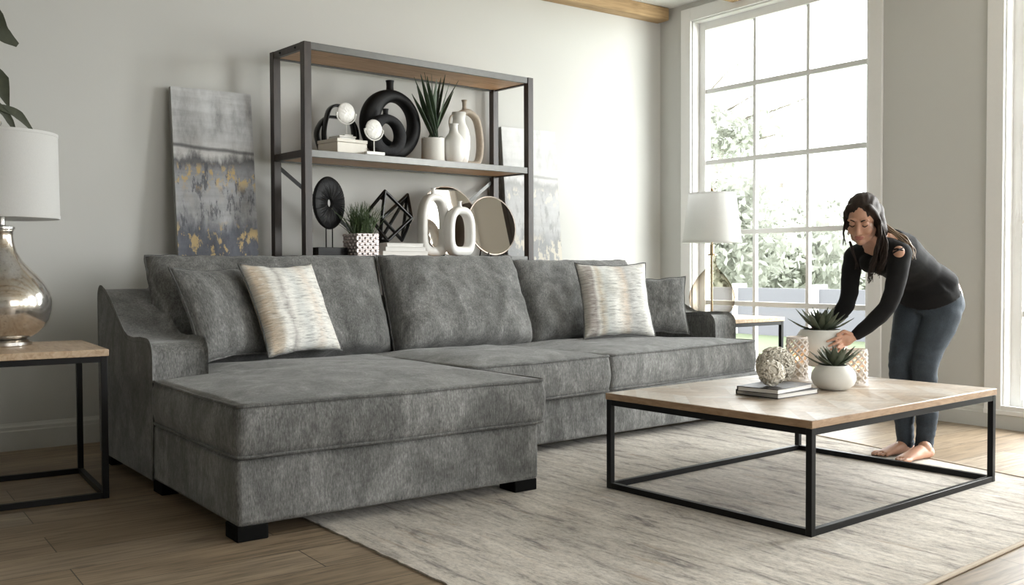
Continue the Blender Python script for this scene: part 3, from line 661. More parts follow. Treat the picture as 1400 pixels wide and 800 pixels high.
# ------------------------------------------------------------------ end tables
def end_table(loc, rz_, W, D, H, label):
    T = Matrix.Translation(Vector(loc)) @ Matrix.Rotation(rz_, 4, 'Z'); t = thing('end_table', loc, rz_, label, 'table', 'wood and metal end tables')
    m = MB(); m.box((-W, 0, H - 0.030), (0, D, H), T); m.build('tabletop', MTABLE, t, bevel=0.003)
    L = 0.026; i = 0.006
    for (lx, ly) in ((-W + i, i), (-L - i, i), (-W + i, D - L - i), (-L - i, D - L - i)):
        m = MB(); m.box((lx, ly, 0), (lx + L, ly + L, H - 0.0305), T); m.build('leg', MBLK, t, bevel=0.0015)
    for zz in (0.0, H - 0.030 - L):
        zz2 = zz + L - 0.0006
        for lo, hi in (((-W + i + L, i + .001, zz), (-L - i, i + L - .001, zz2)), ((-W + i + L, D - i - L + .001, zz), (-L - i, D - i - .001, zz2)), ((-W + i + .001, i + L, zz), (-W + i + L - .001, D - i - L, zz2)), ((-L - i + .001, i + L, zz), (-i - .001, D - i - L, zz2))):
            m = MB(); m.box(lo, hi, T); m.build('rail', MBLK, t, bevel=0.0015)
    return t
end_table((1.113, 4.445, 0), math.radians(-3.5), 0.62, 0.66, 0.648, 'wooden end table with black metal frame left of the sofa')
end_table((5.865, 4.59, 0), math.radians(0.5), 0.60, 0.62, 0.622, 'wooden end table with black metal frame between sofa and window')

# ------------------------------------------------------------------ lamps
LX, LY, LZ = 0.782, 4.955, 0.648
lamp = thing('table_lamp', (LX, LY, LZ), 0, 'mercury glass table lamp with white drum shade on the left end table', 'lamp')
k = 0.975
m = MB(); m.lathe([(0.120*k, 0.0), (0.124*k, 0.004), (0.124*k, 0.018), (0.112*k, 0.026), (0.098*k, 0.030)], (LX, LY, LZ)); m.build('base', MCHROME, lamp)
m = MB(); prof = [(0.100, 0.030), (0.122, 0.040), (0.152, 0.058), (0.180, 0.085), (0.200, 0.122), (0.211, 0.165), (0.213, 0.205), (0.204, 0.245), (0.185, 0.285), (0.155, 0.325), (0.120, 0.360), (0.088, 0.395), (0.066, 0.435), (0.055, 0.475), (0.051, 0.510), (0.052, 0.530), (0.058, 0.540)]
m.lathe([(r * k, z * k) for r, z in prof], (LX, LY, LZ), 64); m.build('glass_body', MMERC, lamp, smooth=180)
m = MB(); m.lathe([(0.056*k, 0.526), (0.060*k, 0.530), (0.060*k, 0.538), (0.03*k, 0.545), (0.02, 0.548), (0.02, 0.60), (0.008, 0.605), (0.006, 0.98), (0.014, 0.985), (0.014, 0.990), (0.007, 0.994), (0.012, 1.004), (0.010, 1.014), (0.0, 1.018)], (LX, LY, LZ), 24); m.build('stem', MCHROME, lamp)
def drum(lamp, c, r0, z0, r1, z1, t=0.003):
    m = MB(); m.lathe([(r0, z0), (r1, z1), (r1 - t, z1), (r0 - t, z0), (r0, z0)], c, 64, False, False); o = m.build('lamp_shade', MSHADE, lamp, smooth=60)
    for rr, zz, h in ((r0, z0, 0.016), (r1, z1 - 0.014, 0.014)):
        m = MB(); m.lathe([(rr + 0.0004, zz), (rr + 0.0022, zz + 0.001), (rr + 0.0022, zz + h), (rr + 0.0004, zz + h)], c, 64, False, False); m.build('shade_trim', MSHADE, o, smooth=60)
    m = MB(); cc = Vector(c)
    for a in range(3):
        an = a * 2 * PI / 3; m.bar(cc + Vector((0, 0, z1 - 0.02)), cc + Vector((math.cos(an) * (r1 - 0.004), math.sin(an) * (r1 - 0.004), z1 - 0.02)), 0.004)
    m.build('spider_fitter', MCHROME, o)
drum(lamp, (LX, LY, LZ), 0.245, 0.575, 0.240, 0.962)
RX, RY, RZ = 5.50, 4.965, 0.622
lamp2 = thing('table_lamp', (RX, RY, RZ), 0, 'clear amber glass table lamp with white tapered shade by the window', 'lamp')
m = MB(); m.lathe([(0.085, 0.0), (0.085, 0.010), (0.08, 0.014)], (RX, RY, RZ), 32); m.build('base', MBRASS, lamp2)
MAMBER = m_glass('amber_glass', (0.95, 0.92, 0.87), 0.18, (0.50, 0.44, 0.37))
prof = [(0.080, 0.016), (0.118, 0.022), (0.146, 0.050), (0.163, 0.095), (0.168, 0.145), (0.160, 0.190), (0.140, 0.235), (0.112, 0.280), (0.080, 0.320), (0.050, 0.350), (0.035, 0.375), (0.030, 0.410), (0.030, 0.440), (0.036, 0.452)]
m = MB(); m.lathe(prof, (RX, RY, RZ), 56, True, False); m.build('glass_body', MAMBER, lamp2, smooth=180)
m = MB(); m.lathe([(0.007, 0.014), (0.007, 0.45), (0.033, 0.452), (0.033, 0.462), (0.016, 0.466), (0.016, 0.53), (0.006, 0.54), (0.006, 0.925), (0.014, 0.93), (0.010, 0.945), (0.0, 0.95)], (RX, RY, RZ), 20); m.build('stem', MBRASS, lamp2)
drum(lamp2, (RX, RY, RZ), 0.216, 0.545, 0.172, 0.912)

# ------------------------------------------------------------------ floor plant at the left edge
plant = thing('potted_tree', (0.62, 5.45, 0), 0, 'tall indoor plant with drooping dark leaves behind the left lamp', 'plant')
m = MB(); m.lathe([(0.13, 0.0), (0.17, 0.05), (0.19, 0.32), (0.175, 0.32), (0.17, 0.28)], (0.62, 5.45, 0)); m.build('pot', MMATTE, plant)
m = MB(); m.lathe([(0.0, 0.275), (0.172, 0.275), (0.172, 0.285), (0.0, 0.295)], (0.62, 5.45, 0), 24, False, False); m.build('soil', MSOIL, plant)
m = MB(); m.etube(smoothpath([(0.62, 5.45, 0.26), (0.60, 5.46, 0.9), (0.64, 5.44, 1.6), (0.62, 5.45, 2.25)], 6), 0.014, 8)
def strap_leaf(mb, pts, wds, fold=0.25, n=4, face=None):
    P = smoothpath(pts, n); N = len(P); base = len(mb.v); W = []
    for i in range(N):
        t = i / (N - 1) * (len(wds) - 1); a = int(min(t, len(wds) - 2)); W.append(wds[a] + (wds[a+1] - wds[a]) * (t - a))
    for i, p in enumerate(P):
        d = (P[min(i+1, N-1)] - P[max(i-1, 0)]).normalized(); s_ = d.cross(Vector((0, 0, 1)))
        if s_.length < 0.15: s_ = d.cross(Vector((0.8, -0.6, 0)))
        if face is not None: s_ = d.cross(Vector(face))
        s_.normalize(); up = s_.cross(d).normalized()
        mb.v += [p - s_ * W[i] + up * W[i] * fold, p, p + s_ * W[i] + up * W[i] * fold]
        mb.v += [p - s_ * W[i] + up * (W[i] * fold - 0.0015), p - up * 0.0015, p + s_ * W[i] + up * (W[i] * fold - 0.0015)]
    for i in range(N - 1):
        a = base + i * 6; b = a + 6
        mb.f += [[a, a+1, b+1, b], [a+1, a+2, b+2, b+1], [a+4, a+3, b+3, b+4], [a+5, a+4, b+4, b+5], [a+3, a, b, b+3], [a+2, a+5, b+5, b+2]]
lf = MB(); cx_, cy_ = 0.62, 5.45
def pl(x, y, Y=5.4):
    d = ray(x, y); return Vector((0, 0, EYE)) + d * (Y / d.y)
for pts, wd in [([(0.62, 5.45, 2.20), pl(-18, 12), pl(2, 45), pl(24, 62)], (0.01, 0.035, 0.040, 0.036, 0.012)), ([(0.63, 5.44, 1.78), pl(-20, 100), pl(-2, 112), pl(12, 146)], (0.008, 0.03, 0.05, 0.004)),
                ([(0.63, 5.44, 1.72), pl(-10, 148), pl(10, 150), pl(26, 158), pl(44, 178)], (0.006, 0.016, 0.020, 0.022, 0.006)), ([(0.63, 5.44, 1.70), pl(-14, 142), pl(4, 152), pl(14, 166), pl(22, 182)], (0.006, 0.014, 0.018, 0.016, 0.004)), ([(0.62, 5.45, 1.9), pl(-30, 80), pl(-12, 60), pl(-4, 34), pl(4, 40)], (0.006, 0.02, 0.025, 0.02, 0.004))]:
    strap_leaf(lf, pts, wd, 0.25, 5, (-0.25, -1, 0.25))
rg = random.Random(5)
for i in range(12):
    an = rg.uniform(1.8, 4.6); z = rg.uniform(1.3, 2.2); r = rg.uniform(0.2, 0.3)
    strap_leaf(lf, [(0.62, 5.45, z), (0.62 + math.cos(an)*r*0.5, 5.42 + math.sin(an)*r*0.5, z + 0.1), (0.62 + math.cos(an)*r, 5.42 + math.sin(an)*r, z - 0.02)], (0.008, 0.035, 0.005))
m.build('stem', MBARK, plant); lf.build('foliage', MFIG, plant, smooth=60)

# ------------------------------------------------------------------ paintings
def painting(x0, x1, ytop, ztop, ybot, seed, label):
    wd = x1 - x0; d = Vector((0, ytop - ybot, ztop)); ln = d.length; ang = math.atan2(ytop - ybot, ztop)
    M_ = Matrix.Translation(((x0 + x1) / 2, ybot, 0.0)) @ Matrix.Rotation(-ang, 4, 'X')
    root = thing('canvas_painting', ((x0 + x1) / 2, ybot, 0), 0, label, 'painting', 'abstract canvases leaning on the wall')
    m = MB(); m.box((-wd/2, 0.004, 0.012), (wd/2, 0.036, ln), M_); m.build('stretcher', plain('canvas_edge', (0.30, 0.30, 0.28), 0.8), root, bevel=0.002)
    m = MB(); m.box((-wd/2 + 0.0005, 0.0, 0.012), (wd/2 - 0.0005, 0.0038, ln - 0.0005), M_); m.build('canvas', m_painting(seed, seed > 3), root, smooth=0)
painting(1.838, 2.330, 5.875, 2.07, 5.66, 1.0, 'abstract grey and gold canvas left of the shelving unit')
painting(4.255, 4.765, 5.895, 2.03, 5.72, 6.0, 'pale grey abstract canvas behind the right end of the shelving unit')

# ------------------------------------------------------------------ shelving unit
SK = 1.13 / 1.12
SA = 0.0745; SOx, SOy = 2.445, 5.347
sx, sy = Vector((math.cos(SA), math.sin(SA), 0)), Vector((-math.sin(SA), math.cos(SA), 0))
def S(u, v, z): return Vector((SOx, SOy, z)) + sx * u + sy * v
ST = Matrix.Translation((SOx, SOy, 0)) @ Matrix.Rotation(SA, 4, 'Z')
shelf = thing('shelving_unit', (SOx, SOy, 0), SA, 'tall open shelving unit with dark metal posts and wooden shelves', 'shelf')
SW, SD, SZT = 1.795, 0.43, 2.318
SHELVES = [(2.318, 2.276), (1.690, 1.648), (1.069, 1.027), (0.36, 0.318)]
P_ = 0.048
for (u, v) in ((0, 0), (SW - P_, 0), (0, SD - P_), (SW - P_, SD - P_)):
    m = MB(); m.box((u, v, 0), (u + P_, v + P_, SZT), ST); m.build('post', MPOST, shelf, bevel=0.002)
for zt_, zb_ in SHELVES:
    m = MB(); m.box((0.012, P_ - 0.012, zb_ + 0.008), (SW - 0.012, SD - P_ + 0.012, zt_ - 0.004), ST); m.build('shelf_board', MSHELFW, shelf, bevel=0.001)
    for v in (0.006, SD - 0.026):
        m = MB(); m.box((P_, v, zb_), (SW - P_, v + 0.020, zt_), ST); m.build('rail', MRAIL, shelf, bevel=0.0015)
    for u in (0.004, SW - 0.030):
        m = MB(); m.box((u, P_, zb_), (u + 0.026, SD - P_, zt_), ST); m.build('end_rail', MPOST, shelf, bevel=0.0015)
for v in (0.11, 0.30):
    m = MB(); m.ellipsoid(ST @ Vector((0.003, v, 2.297)), 0.008, seg=8, rings=6); m.build('bolt', MBLK, shelf)
for a, b in (((0.05, 1.60), (0.235, 1.465)), ((SW - 0.05, 1.60), (SW - 0.235, 1.465)), ((0.235, 1.465), (0.50, 1.27)), ((SW - 0.235, 1.465), (SW - 0.50, 1.27))):
    pass
for s0, s1 in ((P_, 0.62), (SW - P_, SW - 0.62)):
    m = MB(); m.bar(S(s0, SD - 0.02, 1.615), S(s1, SD - 0.02, 1.615 - 0.42), 0.024, 0.006, up=tuple(sy)); m.build('brace', MRAIL if s0 > 1 else MBLK, shelf)
ZM, ZL = 1.690, 1.069

# ---- things on the middle shelf
def ring_vase(u, v, z, rx, rz_, tube, hole, mat, name, label, neck=(0.024, 0.06), thick=0.05, yaw=0, hole_dx=0.0, hole_dz=0.0, group=None):
    """flat ring vase: outer ellipse, off-centre hole, small neck"""
    root = thing(name, tuple(S(u, v, z)), SA + yaw, label, 'vase', group)
    T = ST @ Matrix.Translation((u, v, z)) @ Matrix.Rotation(yaw, 4, 'Z'); mb = MB(); n, sg = 56, 16
    base = 0; vs = []; fs = []
    flat = 0.012
    for i in range(n):
        an = 2 * PI * i / n; ox, oz = rx * math.cos(an), rz_ + rz_ * math.sin(an)
        oz = max(oz, flat)
        ix, iz = hole_dx + hole[0] * math.cos(an), rz_ + hole_dz + hole[1] * math.sin(an)
        c = Vector(((ox + ix) / 2, 0, (oz + iz) / 2)); d = Vector(((ox - ix) / 2, 0, (oz - iz) / 2))
        for k in range(sg):
            b = 2 * PI * k / sg; cs, sn = math.cos(b), math.sin(b)
            cs = math.copysign(abs(cs) ** 0.7, cs); sn = math.copysign(abs(sn) ** 0.7, sn)
            vs.append(c + d * cs + Vector((0, thick * sn, 0)))
    for i in range(n):
        for k in range(sg): fs.append([i*sg + k, i*sg + (k+1) % sg, ((i+1) % n)*sg + (k+1) % sg, ((i+1) % n)*sg + k])
    mb.add(vs, fs, T); mb.build('vase_body', mat, root, smooth=180)
    m = MB(); r, h = neck; m.lathe([(r * 0.95, 0), (r * 0.85, h * 0.4), (r * 0.9, h * 0.75), (r * 1.05, h), (r * 0.8, h), (r * 0.7, h * 0.6)], (0, 0, 0), 20)
    m.v = [T @ (p + Vector((0, 0, 2 * rz_ - 0.008))) for p in m.v]; m.build('neck', mat, root)
    return root
ring_vase(0.742, 0.22, ZM, 0.223, 0.228, 0.1, (0.118, 0.130), MDARK, 'ring_vase', 'large black ring vase standing on the middle shelf', (0.027, 0.068), 0.05, 0, 0.03, 0.02, 'black ring vases')
ring_vase(0.638, 0.115, ZM, 0.143, 0.138, 0.08, (0.060, 0.072), MDARK2, 'ring_vase', 'small charcoal ring vase in front of the large black one', (0.019, 0.042), 0.042, 0, 0.012, 0.01, 'black ring vases')
# black lobed sculpture behind the cream box
def zpx(x, y, v): 
    d = ray(x, y); o2 = Vector((SOx, SOy, 0)); t = (v + o2.dot(sy)) / (d.x * sy.x + d.y * sy.y); return Vector((0, 0, EYE)) + d * t
t_ = thing('looped_sculpture', tuple(S(0.36, 0.35, ZM)), SA, 'black double loop sculpture behind the cream boxes', 'sculpture')
def z1(px, py, v): return zpx(420 + px / 6.153, 100 + py / 6.153, v)
m = MB(); m.etube(smoothpath([z1(115, 655, .375), z1(80, 520, .375), z1(105, 430, .375), z1(165, 372, .375), z1(260, 375, .375), z1(345, 385, .375), z1(400, 460, .375), z1(415, 560, .375), z1(400, 672, .375)], 7), [(0.034, 0.010)] * 57, 10, side=tuple(sy)); m.build('loop', MGLOSSB, t_, smooth=180)
m = MB(); m.etube(smoothpath([z1(150, 655, .325), z1(140, 500, .325), z1(160, 380, .325), z1(190, 298, .325), z1(250, 272, .325), z1(320, 305, .325), z1(370, 400, .325), z1(392, 520, .325), z1(388, 670, .325)], 7), [(0.030, 0.010)] * 57, 10, side=tuple(sy)); m.build('loop', MGLOSSB, t_, smooth=180)
# cream lidded box and its white lid-box
bx_ = thing('storage_box', tuple(S(0.35, 0.14, ZM)), SA, 'cream lidded box on the left of the middle shelf', 'box')
BT = ST @ Matrix.Translation((0.335, 0.166, ZM)) @ Matrix.Rotation(math.radians(4), 4, 'Z')
m = MB(); m.box((-0.095, -0.11, 0), (0.125, 0.10, 0.068), BT); m.build('body', MBOX, bx_, bevel=0.003)
m = MB(); m.box((-0.098, -0.113, 0.069), (0.128, 0.103, 0.090), BT); m.build('lid', MBOX, bx_, bevel=0.003)
bx2 = thing('small_box', tuple(BT @ Vector((0.01, -0.01, 0.0905))), SA, 'small white box stacked on the cream box', 'box')
m = MB(); m.box((-0.045, -0.06, 0.091), (0.075, 0.05, 0.106), BT); m.build('body', MWHITE, bx2, bevel=0.003)
m = MB(); m.box((-0.048, -0.063, 0.1065), (0.078, 0.053, 0.116), BT); m.build('lid', MWHITE, bx2, bevel=0.003)
def coral_disc(u, v, z, zc, r, label, blk):
    root = thing('disc_ornament', tuple(S(u, v, z)), SA, label, 'ornament', 'white coral disc ornaments')
    T = ST @ Matrix.Translation((u, v, z)) @ Matrix.Rotation(math.radians(0), 4, 'Z'); m = MB(); rg = random.Random(int(u * 1000)); seg = 48
    m.box((-blk[0], -blk[1], 0), (blk[0], blk[1], blk[2]), T); m.build('block_base', MWHITE, root, bevel=0.002)
    m = MB(); m.lathe([(0.004, blk[2]), (0.0035, zc - r * 1.12 - z)], (0, 0, 0), 10); m.v = [T @ p for p in m.v]
    m.etube([T @ Vector((r * 1.13 * math.cos(a), 0, zc - z + r * 1.13 * math.sin(a))) for a in [PI + 0.15 + (PI - 0.3) * i / 20 for i in range(21)]], 0.0045, 8)
    for s_ in (-1, 1): m.ellipsoid(T @ Vector((s_ * r * 1.08, 0, zc - z - 0.006)), 0.008, seg=8, rings=6)
    m.build('stand', MWHITE, root)
    m = MB(); prof = []; vs = []; fs = []
    rings = 9
    for j in range(rings + 1):
        for k in range(seg):
            a = 2 * PI * k / seg; rr = r * j / rings; q = 0.010 * (1 - (j / rings) ** 4) + 0.003 * noise.noise(Vector((rr * 90 * math.cos(a), rr * 90 * math.sin(a), 1)))
            vs.append(Vector((rr * math.cos(a), -q - 0.001, zc - z + rr * math.sin(a))))
    nb = len(vs); vs += [Vector((p.x, -p.y, p.z)) for p in vs]
    for j in range(rings):
        for k in range(seg):
            f = [j*seg + k, j*seg + (k+1) % seg, (j+1)*seg + (k+1) % seg, (j+1)*seg + k]; fs += [f, [nb + i for i in reversed(f)]]
    for k in range(seg): a0 = rings*seg + k; a1 = rings*seg + (k+1) % seg; fs.append([a0, a1, nb + a1, nb + a0])
    m.add(vs, fs, T); m.build('coral_disc', MWHITE, root, smooth=180)
coral_disc(0.362, 0.135, ZM + 0.1165, 1.951, 0.062, 'white coral disc on a stand on top of the small white box', (0.03, 0.03, 0.008))
coral_disc(0.494, 0.028, ZM, 1.850, 0.060, 'white coral disc on a stand in front of the charcoal ring vase', (0.066, 0.022, 0.020))
# snake plant
sp = thing('potted_plant', tuple(S(1.033, 0.15, ZM)), SA, 'spiky green plant in a white cylinder pot on the middle shelf', 'plant')
c0 = S(1.033, 0.15, ZM)
m = MB(); m.lathe([(0.075, 0), (0.077, 0.003), (0.077, 0.158), (0.070, 0.158), (0.070, 0.140)], c0, 40, True, False); m.build('pot', MMATTE, sp)
m = MB(); m.lathe([(0.0, 0.142), (0.0705, 0.142)], c0, 24, False, False); m.build('soil', MSOIL, sp, fix=False)
lf = MB(); rg = random.Random(3)
for i, (tx, ty) in enumerate([(563, 128), (566, 105), (575, 101), (584, 104), (590, 100), (597, 108), (609, 101), (615, 112), (627, 110), (570, 118), (580, 98), (603, 106), (620, 125), (588, 118), (596, 130)]):
    vv = 0.15 + rg.uniform(-0.07, 0.07); tip = zpx(tx, ty, vv); b = c0 + Vector((rg.uniform(-.03, .03), rg.uniform(-.03, .03), 0.142)); mid = b.lerp(tip, 0.5) + (tip - b).cross(Vector((0, 0, 1))) * 0.02 + Vector((0, 0, 0.01))
    strap_leaf(lf, [b, mid, tip], (0.012, 0.019, 0.017, 0.0012), 0.35, 6)
for s_ in range(5):
    a = s_ * 1.3; strap_leaf(lf, [c0 + Vector((0, 0, 0.142)), c0 + Vector((0.05 * math.cos(a), 0.05 * math.sin(a), 0.165)), c0 + Vector((0.075 * math.cos(a), 0.075 * math.sin(a), 0.168))], (0.004, 0.006, 0.001), 0.2, 4)
lf.build('leaves', MGREEN, sp, smooth=60)
def vase(u, v, z, prof, mat, label, seg=48):
    o = MB().lathe(prof, S(u, v, z), seg, True, False).build('vase', mat, None, smooth=180, loc=tuple(S(u, v, z))); return tag(o, label, 'vase')
vase(1.182, 0.115, ZM, [(0.048, 0), (0.052, 0.004), (0.067, 0.04), (0.0752, 0.085), (0.0755, 0.12), (0.068, 0.155), (0.050, 0.185), (0.030, 0.208), (0.0255, 0.235), (0.0265, 0.258), (0.032, 0.265), (0.028, 0.265), (0.021, 0.25)], MWHITE, 'short round white bottle vase beside the spiky plant')
vt = vase(1.304, 0.218, ZM, [(0.052, 0), (0.056, 0.004), (0.068, 0.06), (0.078, 0.13), (0.078, 0.19), (0.066, 0.25), (0.046, 0.29), (0.042, 0.32), (0.050, 0.365), (0.046, 0.365), (0.036, 0.33)], MWHITE, 'tall slim white pitcher vase behind the short bottle vase')
m = MB(); m.etube(smoothpath([S(1.255, 0.218, ZM + 0.345), S(1.232, 0.218, ZM + 0.33), S(1.222, 0.218, ZM + 0.285), S(1.232, 0.218, ZM + 0.235)], 6), 0.006, 8); m.build('handle', MTAUPE, vt, smooth=180)['label'] = 'taupe pitcher handle'
cl = thing('loop_vase', tuple(S(1.46, 0.325, ZM)), SA, 'tall taupe loop vase at the right of the middle shelf', 'vase')
m = MB(); pth = smoothpath([S(1.435, 0.325, ZM + 0.037), S(1.54, 0.325, ZM + 0.043), S(1.573, 0.325, ZM + 0.13), S(1.568, 0.325, ZM + 0.255), S(1.533, 0.325, ZM + 0.358), S(1.45, 0.325, ZM + 0.398), S(1.375, 0.325, ZM + 0.345), S(1.355, 0.325, ZM + 0.2), S(1.37, 0.325, ZM + 0.08)], 7, True)
m.etube(pth, [(0.034, 0.022)] * len(pth), 12, side=tuple(sy), closed=True); m.build('vase_body', MTAUPE, cl, smooth=180)
m = MB(); m.lathe([(0.020, 0.405), (0.014, 0.43), (0.015, 0.46), (0.021, 0.478), (0.015, 0.478)], S(1.435, 0.325, ZM), 18); m.build('neck', MTAUPE, cl, smooth=180)

# ---- things on the lower shelf
bd_ = thing('disc_statue', tuple(S(0.245, 0.15, ZL)), SA, 'black carved disc statue on two rods at the left of the lower shelf', 'statue')
T = ST @ Matrix.Translation((0.245, 0.15, ZL))
m = MB(); m.box((-0.105, -0.05, 0), (0.098, 0.05, 0.050), T); m.build('block_base', MGLOSSB, bd_, bevel=0.002)
m = MB()
for s_ in (-0.022, 0.022): m.etube([T @ Vector((s_, 0, 0.05)), T @ Vector((s_, 0, 0.18))], 0.004, 8)
m.build('rod', MBLK, bd_)
m = MB(); vs = []; fs = []; n, sg = 96, 14; T2 = T @ Matrix.Translation((0, 0, 0.322)) @ Matrix.Rotation(math.radians(25), 4, 'Z')
for i in range(n):
    a = 2 * PI * i / n; rb = 1 + 0.02 * math.sin(i * PI * 0.66)
    for k in range(sg):
        b = 2 * PI * k / sg; rr = (0.092 + 0.070 * math.cos(b)); yy = 0.026 * math.sin(b) * rb * (1 + 0.06 * (-1) ** i); vs.append(T2 @ Vector((rr * math.cos(a) * 0.72 / 0.72, yy, rr * math.sin(a))))
for i in range(n):
    for k in range(sg): fs.append([i*sg+k, i*sg+(k+1) % sg, ((i+1) % n)*sg+(k+1) % sg, ((i+1) % n)*sg+k])
m.add([p for p in vs], fs); m.build('carved_disc', MDARK, bd_, smooth=25)
gp = thing('potted_grass', tuple(S(0.43, 0.095, ZL)), SA, 'faux grass in a silver woven square pot on the lower shelf', 'plant')
c0 = S(0.437, 0.095, ZL); m = MB(); GT = ST @ Matrix.Translation((0.437, 0.095, ZL))
m.box((-0.078, -0.078, 0), (0.078, 0.078, 0.135), GT)
for r_ in range(7):
    for side in range(4):
        R4 = GT @ Matrix.Rotation(side * PI / 2, 4, 'Z')
        for c_ in range(4):
            x = -0.0585 + c_ * 0.039 + (0.0195 if r_ % 2 else 0) - 0.00975; x0, x1 = max(-0.080, x - 0.017), min(0.080, x + 0.017)
            z = 0.0105 + r_ * 0.0192; m.add([(x0, -0.079, z - 0.008), (x1, -0.079, z - 0.008), (x1, -0.079, z + 0.008), (x0, -0.079, z + 0.008), ((x0+x1)/2 - 0.008, -0.087, z - 0.004), ((x0+x1)/2 + 0.008, -0.087, z - 0.004), ((x0+x1)/2 + 0.008, -0.087, z + 0.004), ((x0+x1)/2 - 0.008, -0.087, z + 0.004)], [(4,5,6,7),(0,1,5,4),(1,2,6,5),(2,3,7,6),(3,0,4,7),(3,2,1,0)], R4)
m.build('woven_pot', plain('silver_weave', (0.40, 0.35, 0.335), 0.3, 0.9, 0.1, 40), gp, smooth=40)
lf = MB(); rg = random.Random(12)
for i in range(190):
    b = c0 + Vector((rg.uniform(-.06, .06), rg.uniform(-.06, .06), 0.13)); a = rg.uniform(0, 6.28); sp_ = abs(rg.gauss(0, 0.075)); h = rg.uniform(0.11, 0.215)
    tip = b + Vector((math.cos(a) * sp_, math.sin(a) * sp_, h * (1 - min(0.5, sp_ * 1.6)))); mid = b.lerp(tip, 0.5) + Vector((0, 0, 0.02))
    strap_leaf(lf, [b, mid, tip], (0.0022, 0.0026, 0.0004), 0.3, 3)
lf.build('grass', MGRASS, gp, smooth=0)
gs = thing('geometric_sculpture', tuple(S(0.73, 0.2, ZL + 0.1)), SA, 'black interlocking geometric frame sculpture on the lower shelf books', 'sculpture')
def z3(px, py, v): return zpx(410 + px / 6.153, 225 + py / 6.153, v)
BZ = 0.0
A_, B_, C_, D_ = z3(715, 240, .16), z3(940, 465, .16), z3(738, 655, .16), z3(560, 425, .22)
E_, F_, G_, H_ = z3(905, 270, .30), z3(690, 468, .14), z3(858, 652, .22), z3(672, 662, .22)
up_ = Vector((0, 0, max(0, ZL + 0.0820 + 0.0125 - min(q.z for q in (A_, B_, C_, D_, E_, F_, G_, H_)))))
m = MB()
for a, b in ((A_, B_), (B_, C_), (C_, D_), (D_, A_), (E_, F_), (F_, G_), (G_, E_), (A_, F_), (F_, H_), (H_, E_), (A_, z3(690, 300, .2)), (B_, G_), (H_, C_), (E_, B_)):
    m.capsule([a + up_, b + up_], 0.0115, 10)
m.build('frame', MGLOSSB, gs, smooth=60)
def book(T, w_, d_, h, cov, label, group, back=False):
    loc = T.translation; o = thing('book', tuple(loc), T.to_euler().z, label, 'book', group)
    m = MB(); c = 0.003; m.box((0, 0, 0), (w_, d_, c), T); m.box((0, 0, h - c), (w_, d_, h), T); (m.box((0, d_ - c, c), (w_, d_, h - c), T) if back else m.box((0, 0, c), (c, d_, h - c), T)); m.build('cover', cov, o, bevel=0.0008)
    m = MB(); m.box((0.004 if back else c, 0.004, c), (w_ - 0.005, d_ - 0.004, h - c), T); m.build('pages', MPAGES, o, smooth=0); return o
t = NT('book_pages'); lay = t.noise(t.coord('Object', scale=(1, 1, 400)), 3, 2); t.color(t.mix(lay, (0.62, 0.60, 0.57), (0.80, 0.79, 0.76))); t.set(Roughness=0.8); MPAGES = t.m
MWBOOK = plain('white_book_cover', (0.72, 0.71, 0.68), 0.5, var=0.03); MGBOOK = plain('grey_book_cover', (0.33, 0.32, 0.31), 0.5)
zz = ZL
for i, (u0, wdt, dd, hh, lab) in enumerate(((0.575, 0.355, 0.25, 0.030, 'white book at the bottom of the lower shelf stack'), (0.60, 0.315, 0.235, 0.026, 'white book in the middle of the lower shelf stack'), (0.615, 0.285, 0.22, 0.024, 'white book on top of the lower shelf stack'))):
    book(ST @ Matrix.Translation((u0, 0.06 + 0.006 * i, zz)), wdt, dd, hh, MWBOOK, lab, 'white books on the lower shelf'); zz += hh + 0.0006
def loop_vase(u, v, z, w_, h, wall, label, base_h=0.03):
    root = thing('loop_vase', tuple(S(u, v, z)), SA, label, 'vase', 'white loop vases')
    T = ST @ Matrix.Translation((u, v, z)); m = MB(); n = 44; outp = []; inn = []
    for i in range(n):
        a = 2 * PI * i / n; c_, s_ = math.cos(a), math.sin(a); e = 0.62
        ox = w_ / 2 * math.copysign(abs(c_) ** (0.75 if s_ > 0 else 0.5), c_); oz = h / 2 + h / 2 * math.copysign(abs(s_) ** (0.9 if s_ > 0 else 0.6), s_)
        ix = (w_ / 2 - wall) * math.copysign(abs(c_) ** (0.7 if s_ > 0 else 0.45), c_); iz = h / 2 + (h / 2 - wall * (1.05 if s_ > 0 else 1.25)) * math.copysign(abs(s_) ** (0.85 if s_ > 0 else 0.5), s_)
        outp.append((ox, oz)); inn.append((ix, iz))
    vs = []; fs = []; sg = 12
    for i in range(n):
        o2 = Vector((outp[i][0], 0, outp[i][1])); i2 = Vector((inn[i][0], 0, inn[i][1])); c_ = (o2 + i2) / 2; d_ = (o2 - i2) / 2
        for k in range(sg):
            b = 2 * PI * k / sg; cs, sn = math.cos(b), math.sin(b); cs = math.copysign(abs(cs) ** 0.55, cs); sn = math.copysign(abs(sn) ** 0.55, sn); vs.append(c_ + d_ * cs + Vector((0, 0.042 * sn, 0)))
    for i in range(n):
        for k in range(sg): fs.append([i*sg+k, i*sg+(k+1) % sg, ((i+1) % n)*sg+(k+1) % sg, ((i+1) % n)*sg+k])
    m.add(vs, fs, T); m.build('vase_body', MWHITE, root, smooth=180)
    m = MB(); m.lathe([(0.020, -0.01), (0.013, 0.012), (0.012, 0.026), (0.019, 0.036), (0.013, 0.036)], (0, 0, 0), 18); m.v = [T @ (p + Vector((0, 0, h))) for p in m.v]; m.build('neck', MWHITE, root, smooth=180)
loop_vase(1.025, 0.14, ZL, 0.228, 0.415, 0.048, 'larger white loop vase on the lower shelf')
loop_vase(1.180, 0.055, ZL, 0.224, 0.330, 0.050, 'smaller white loop vase in front of the larger one')
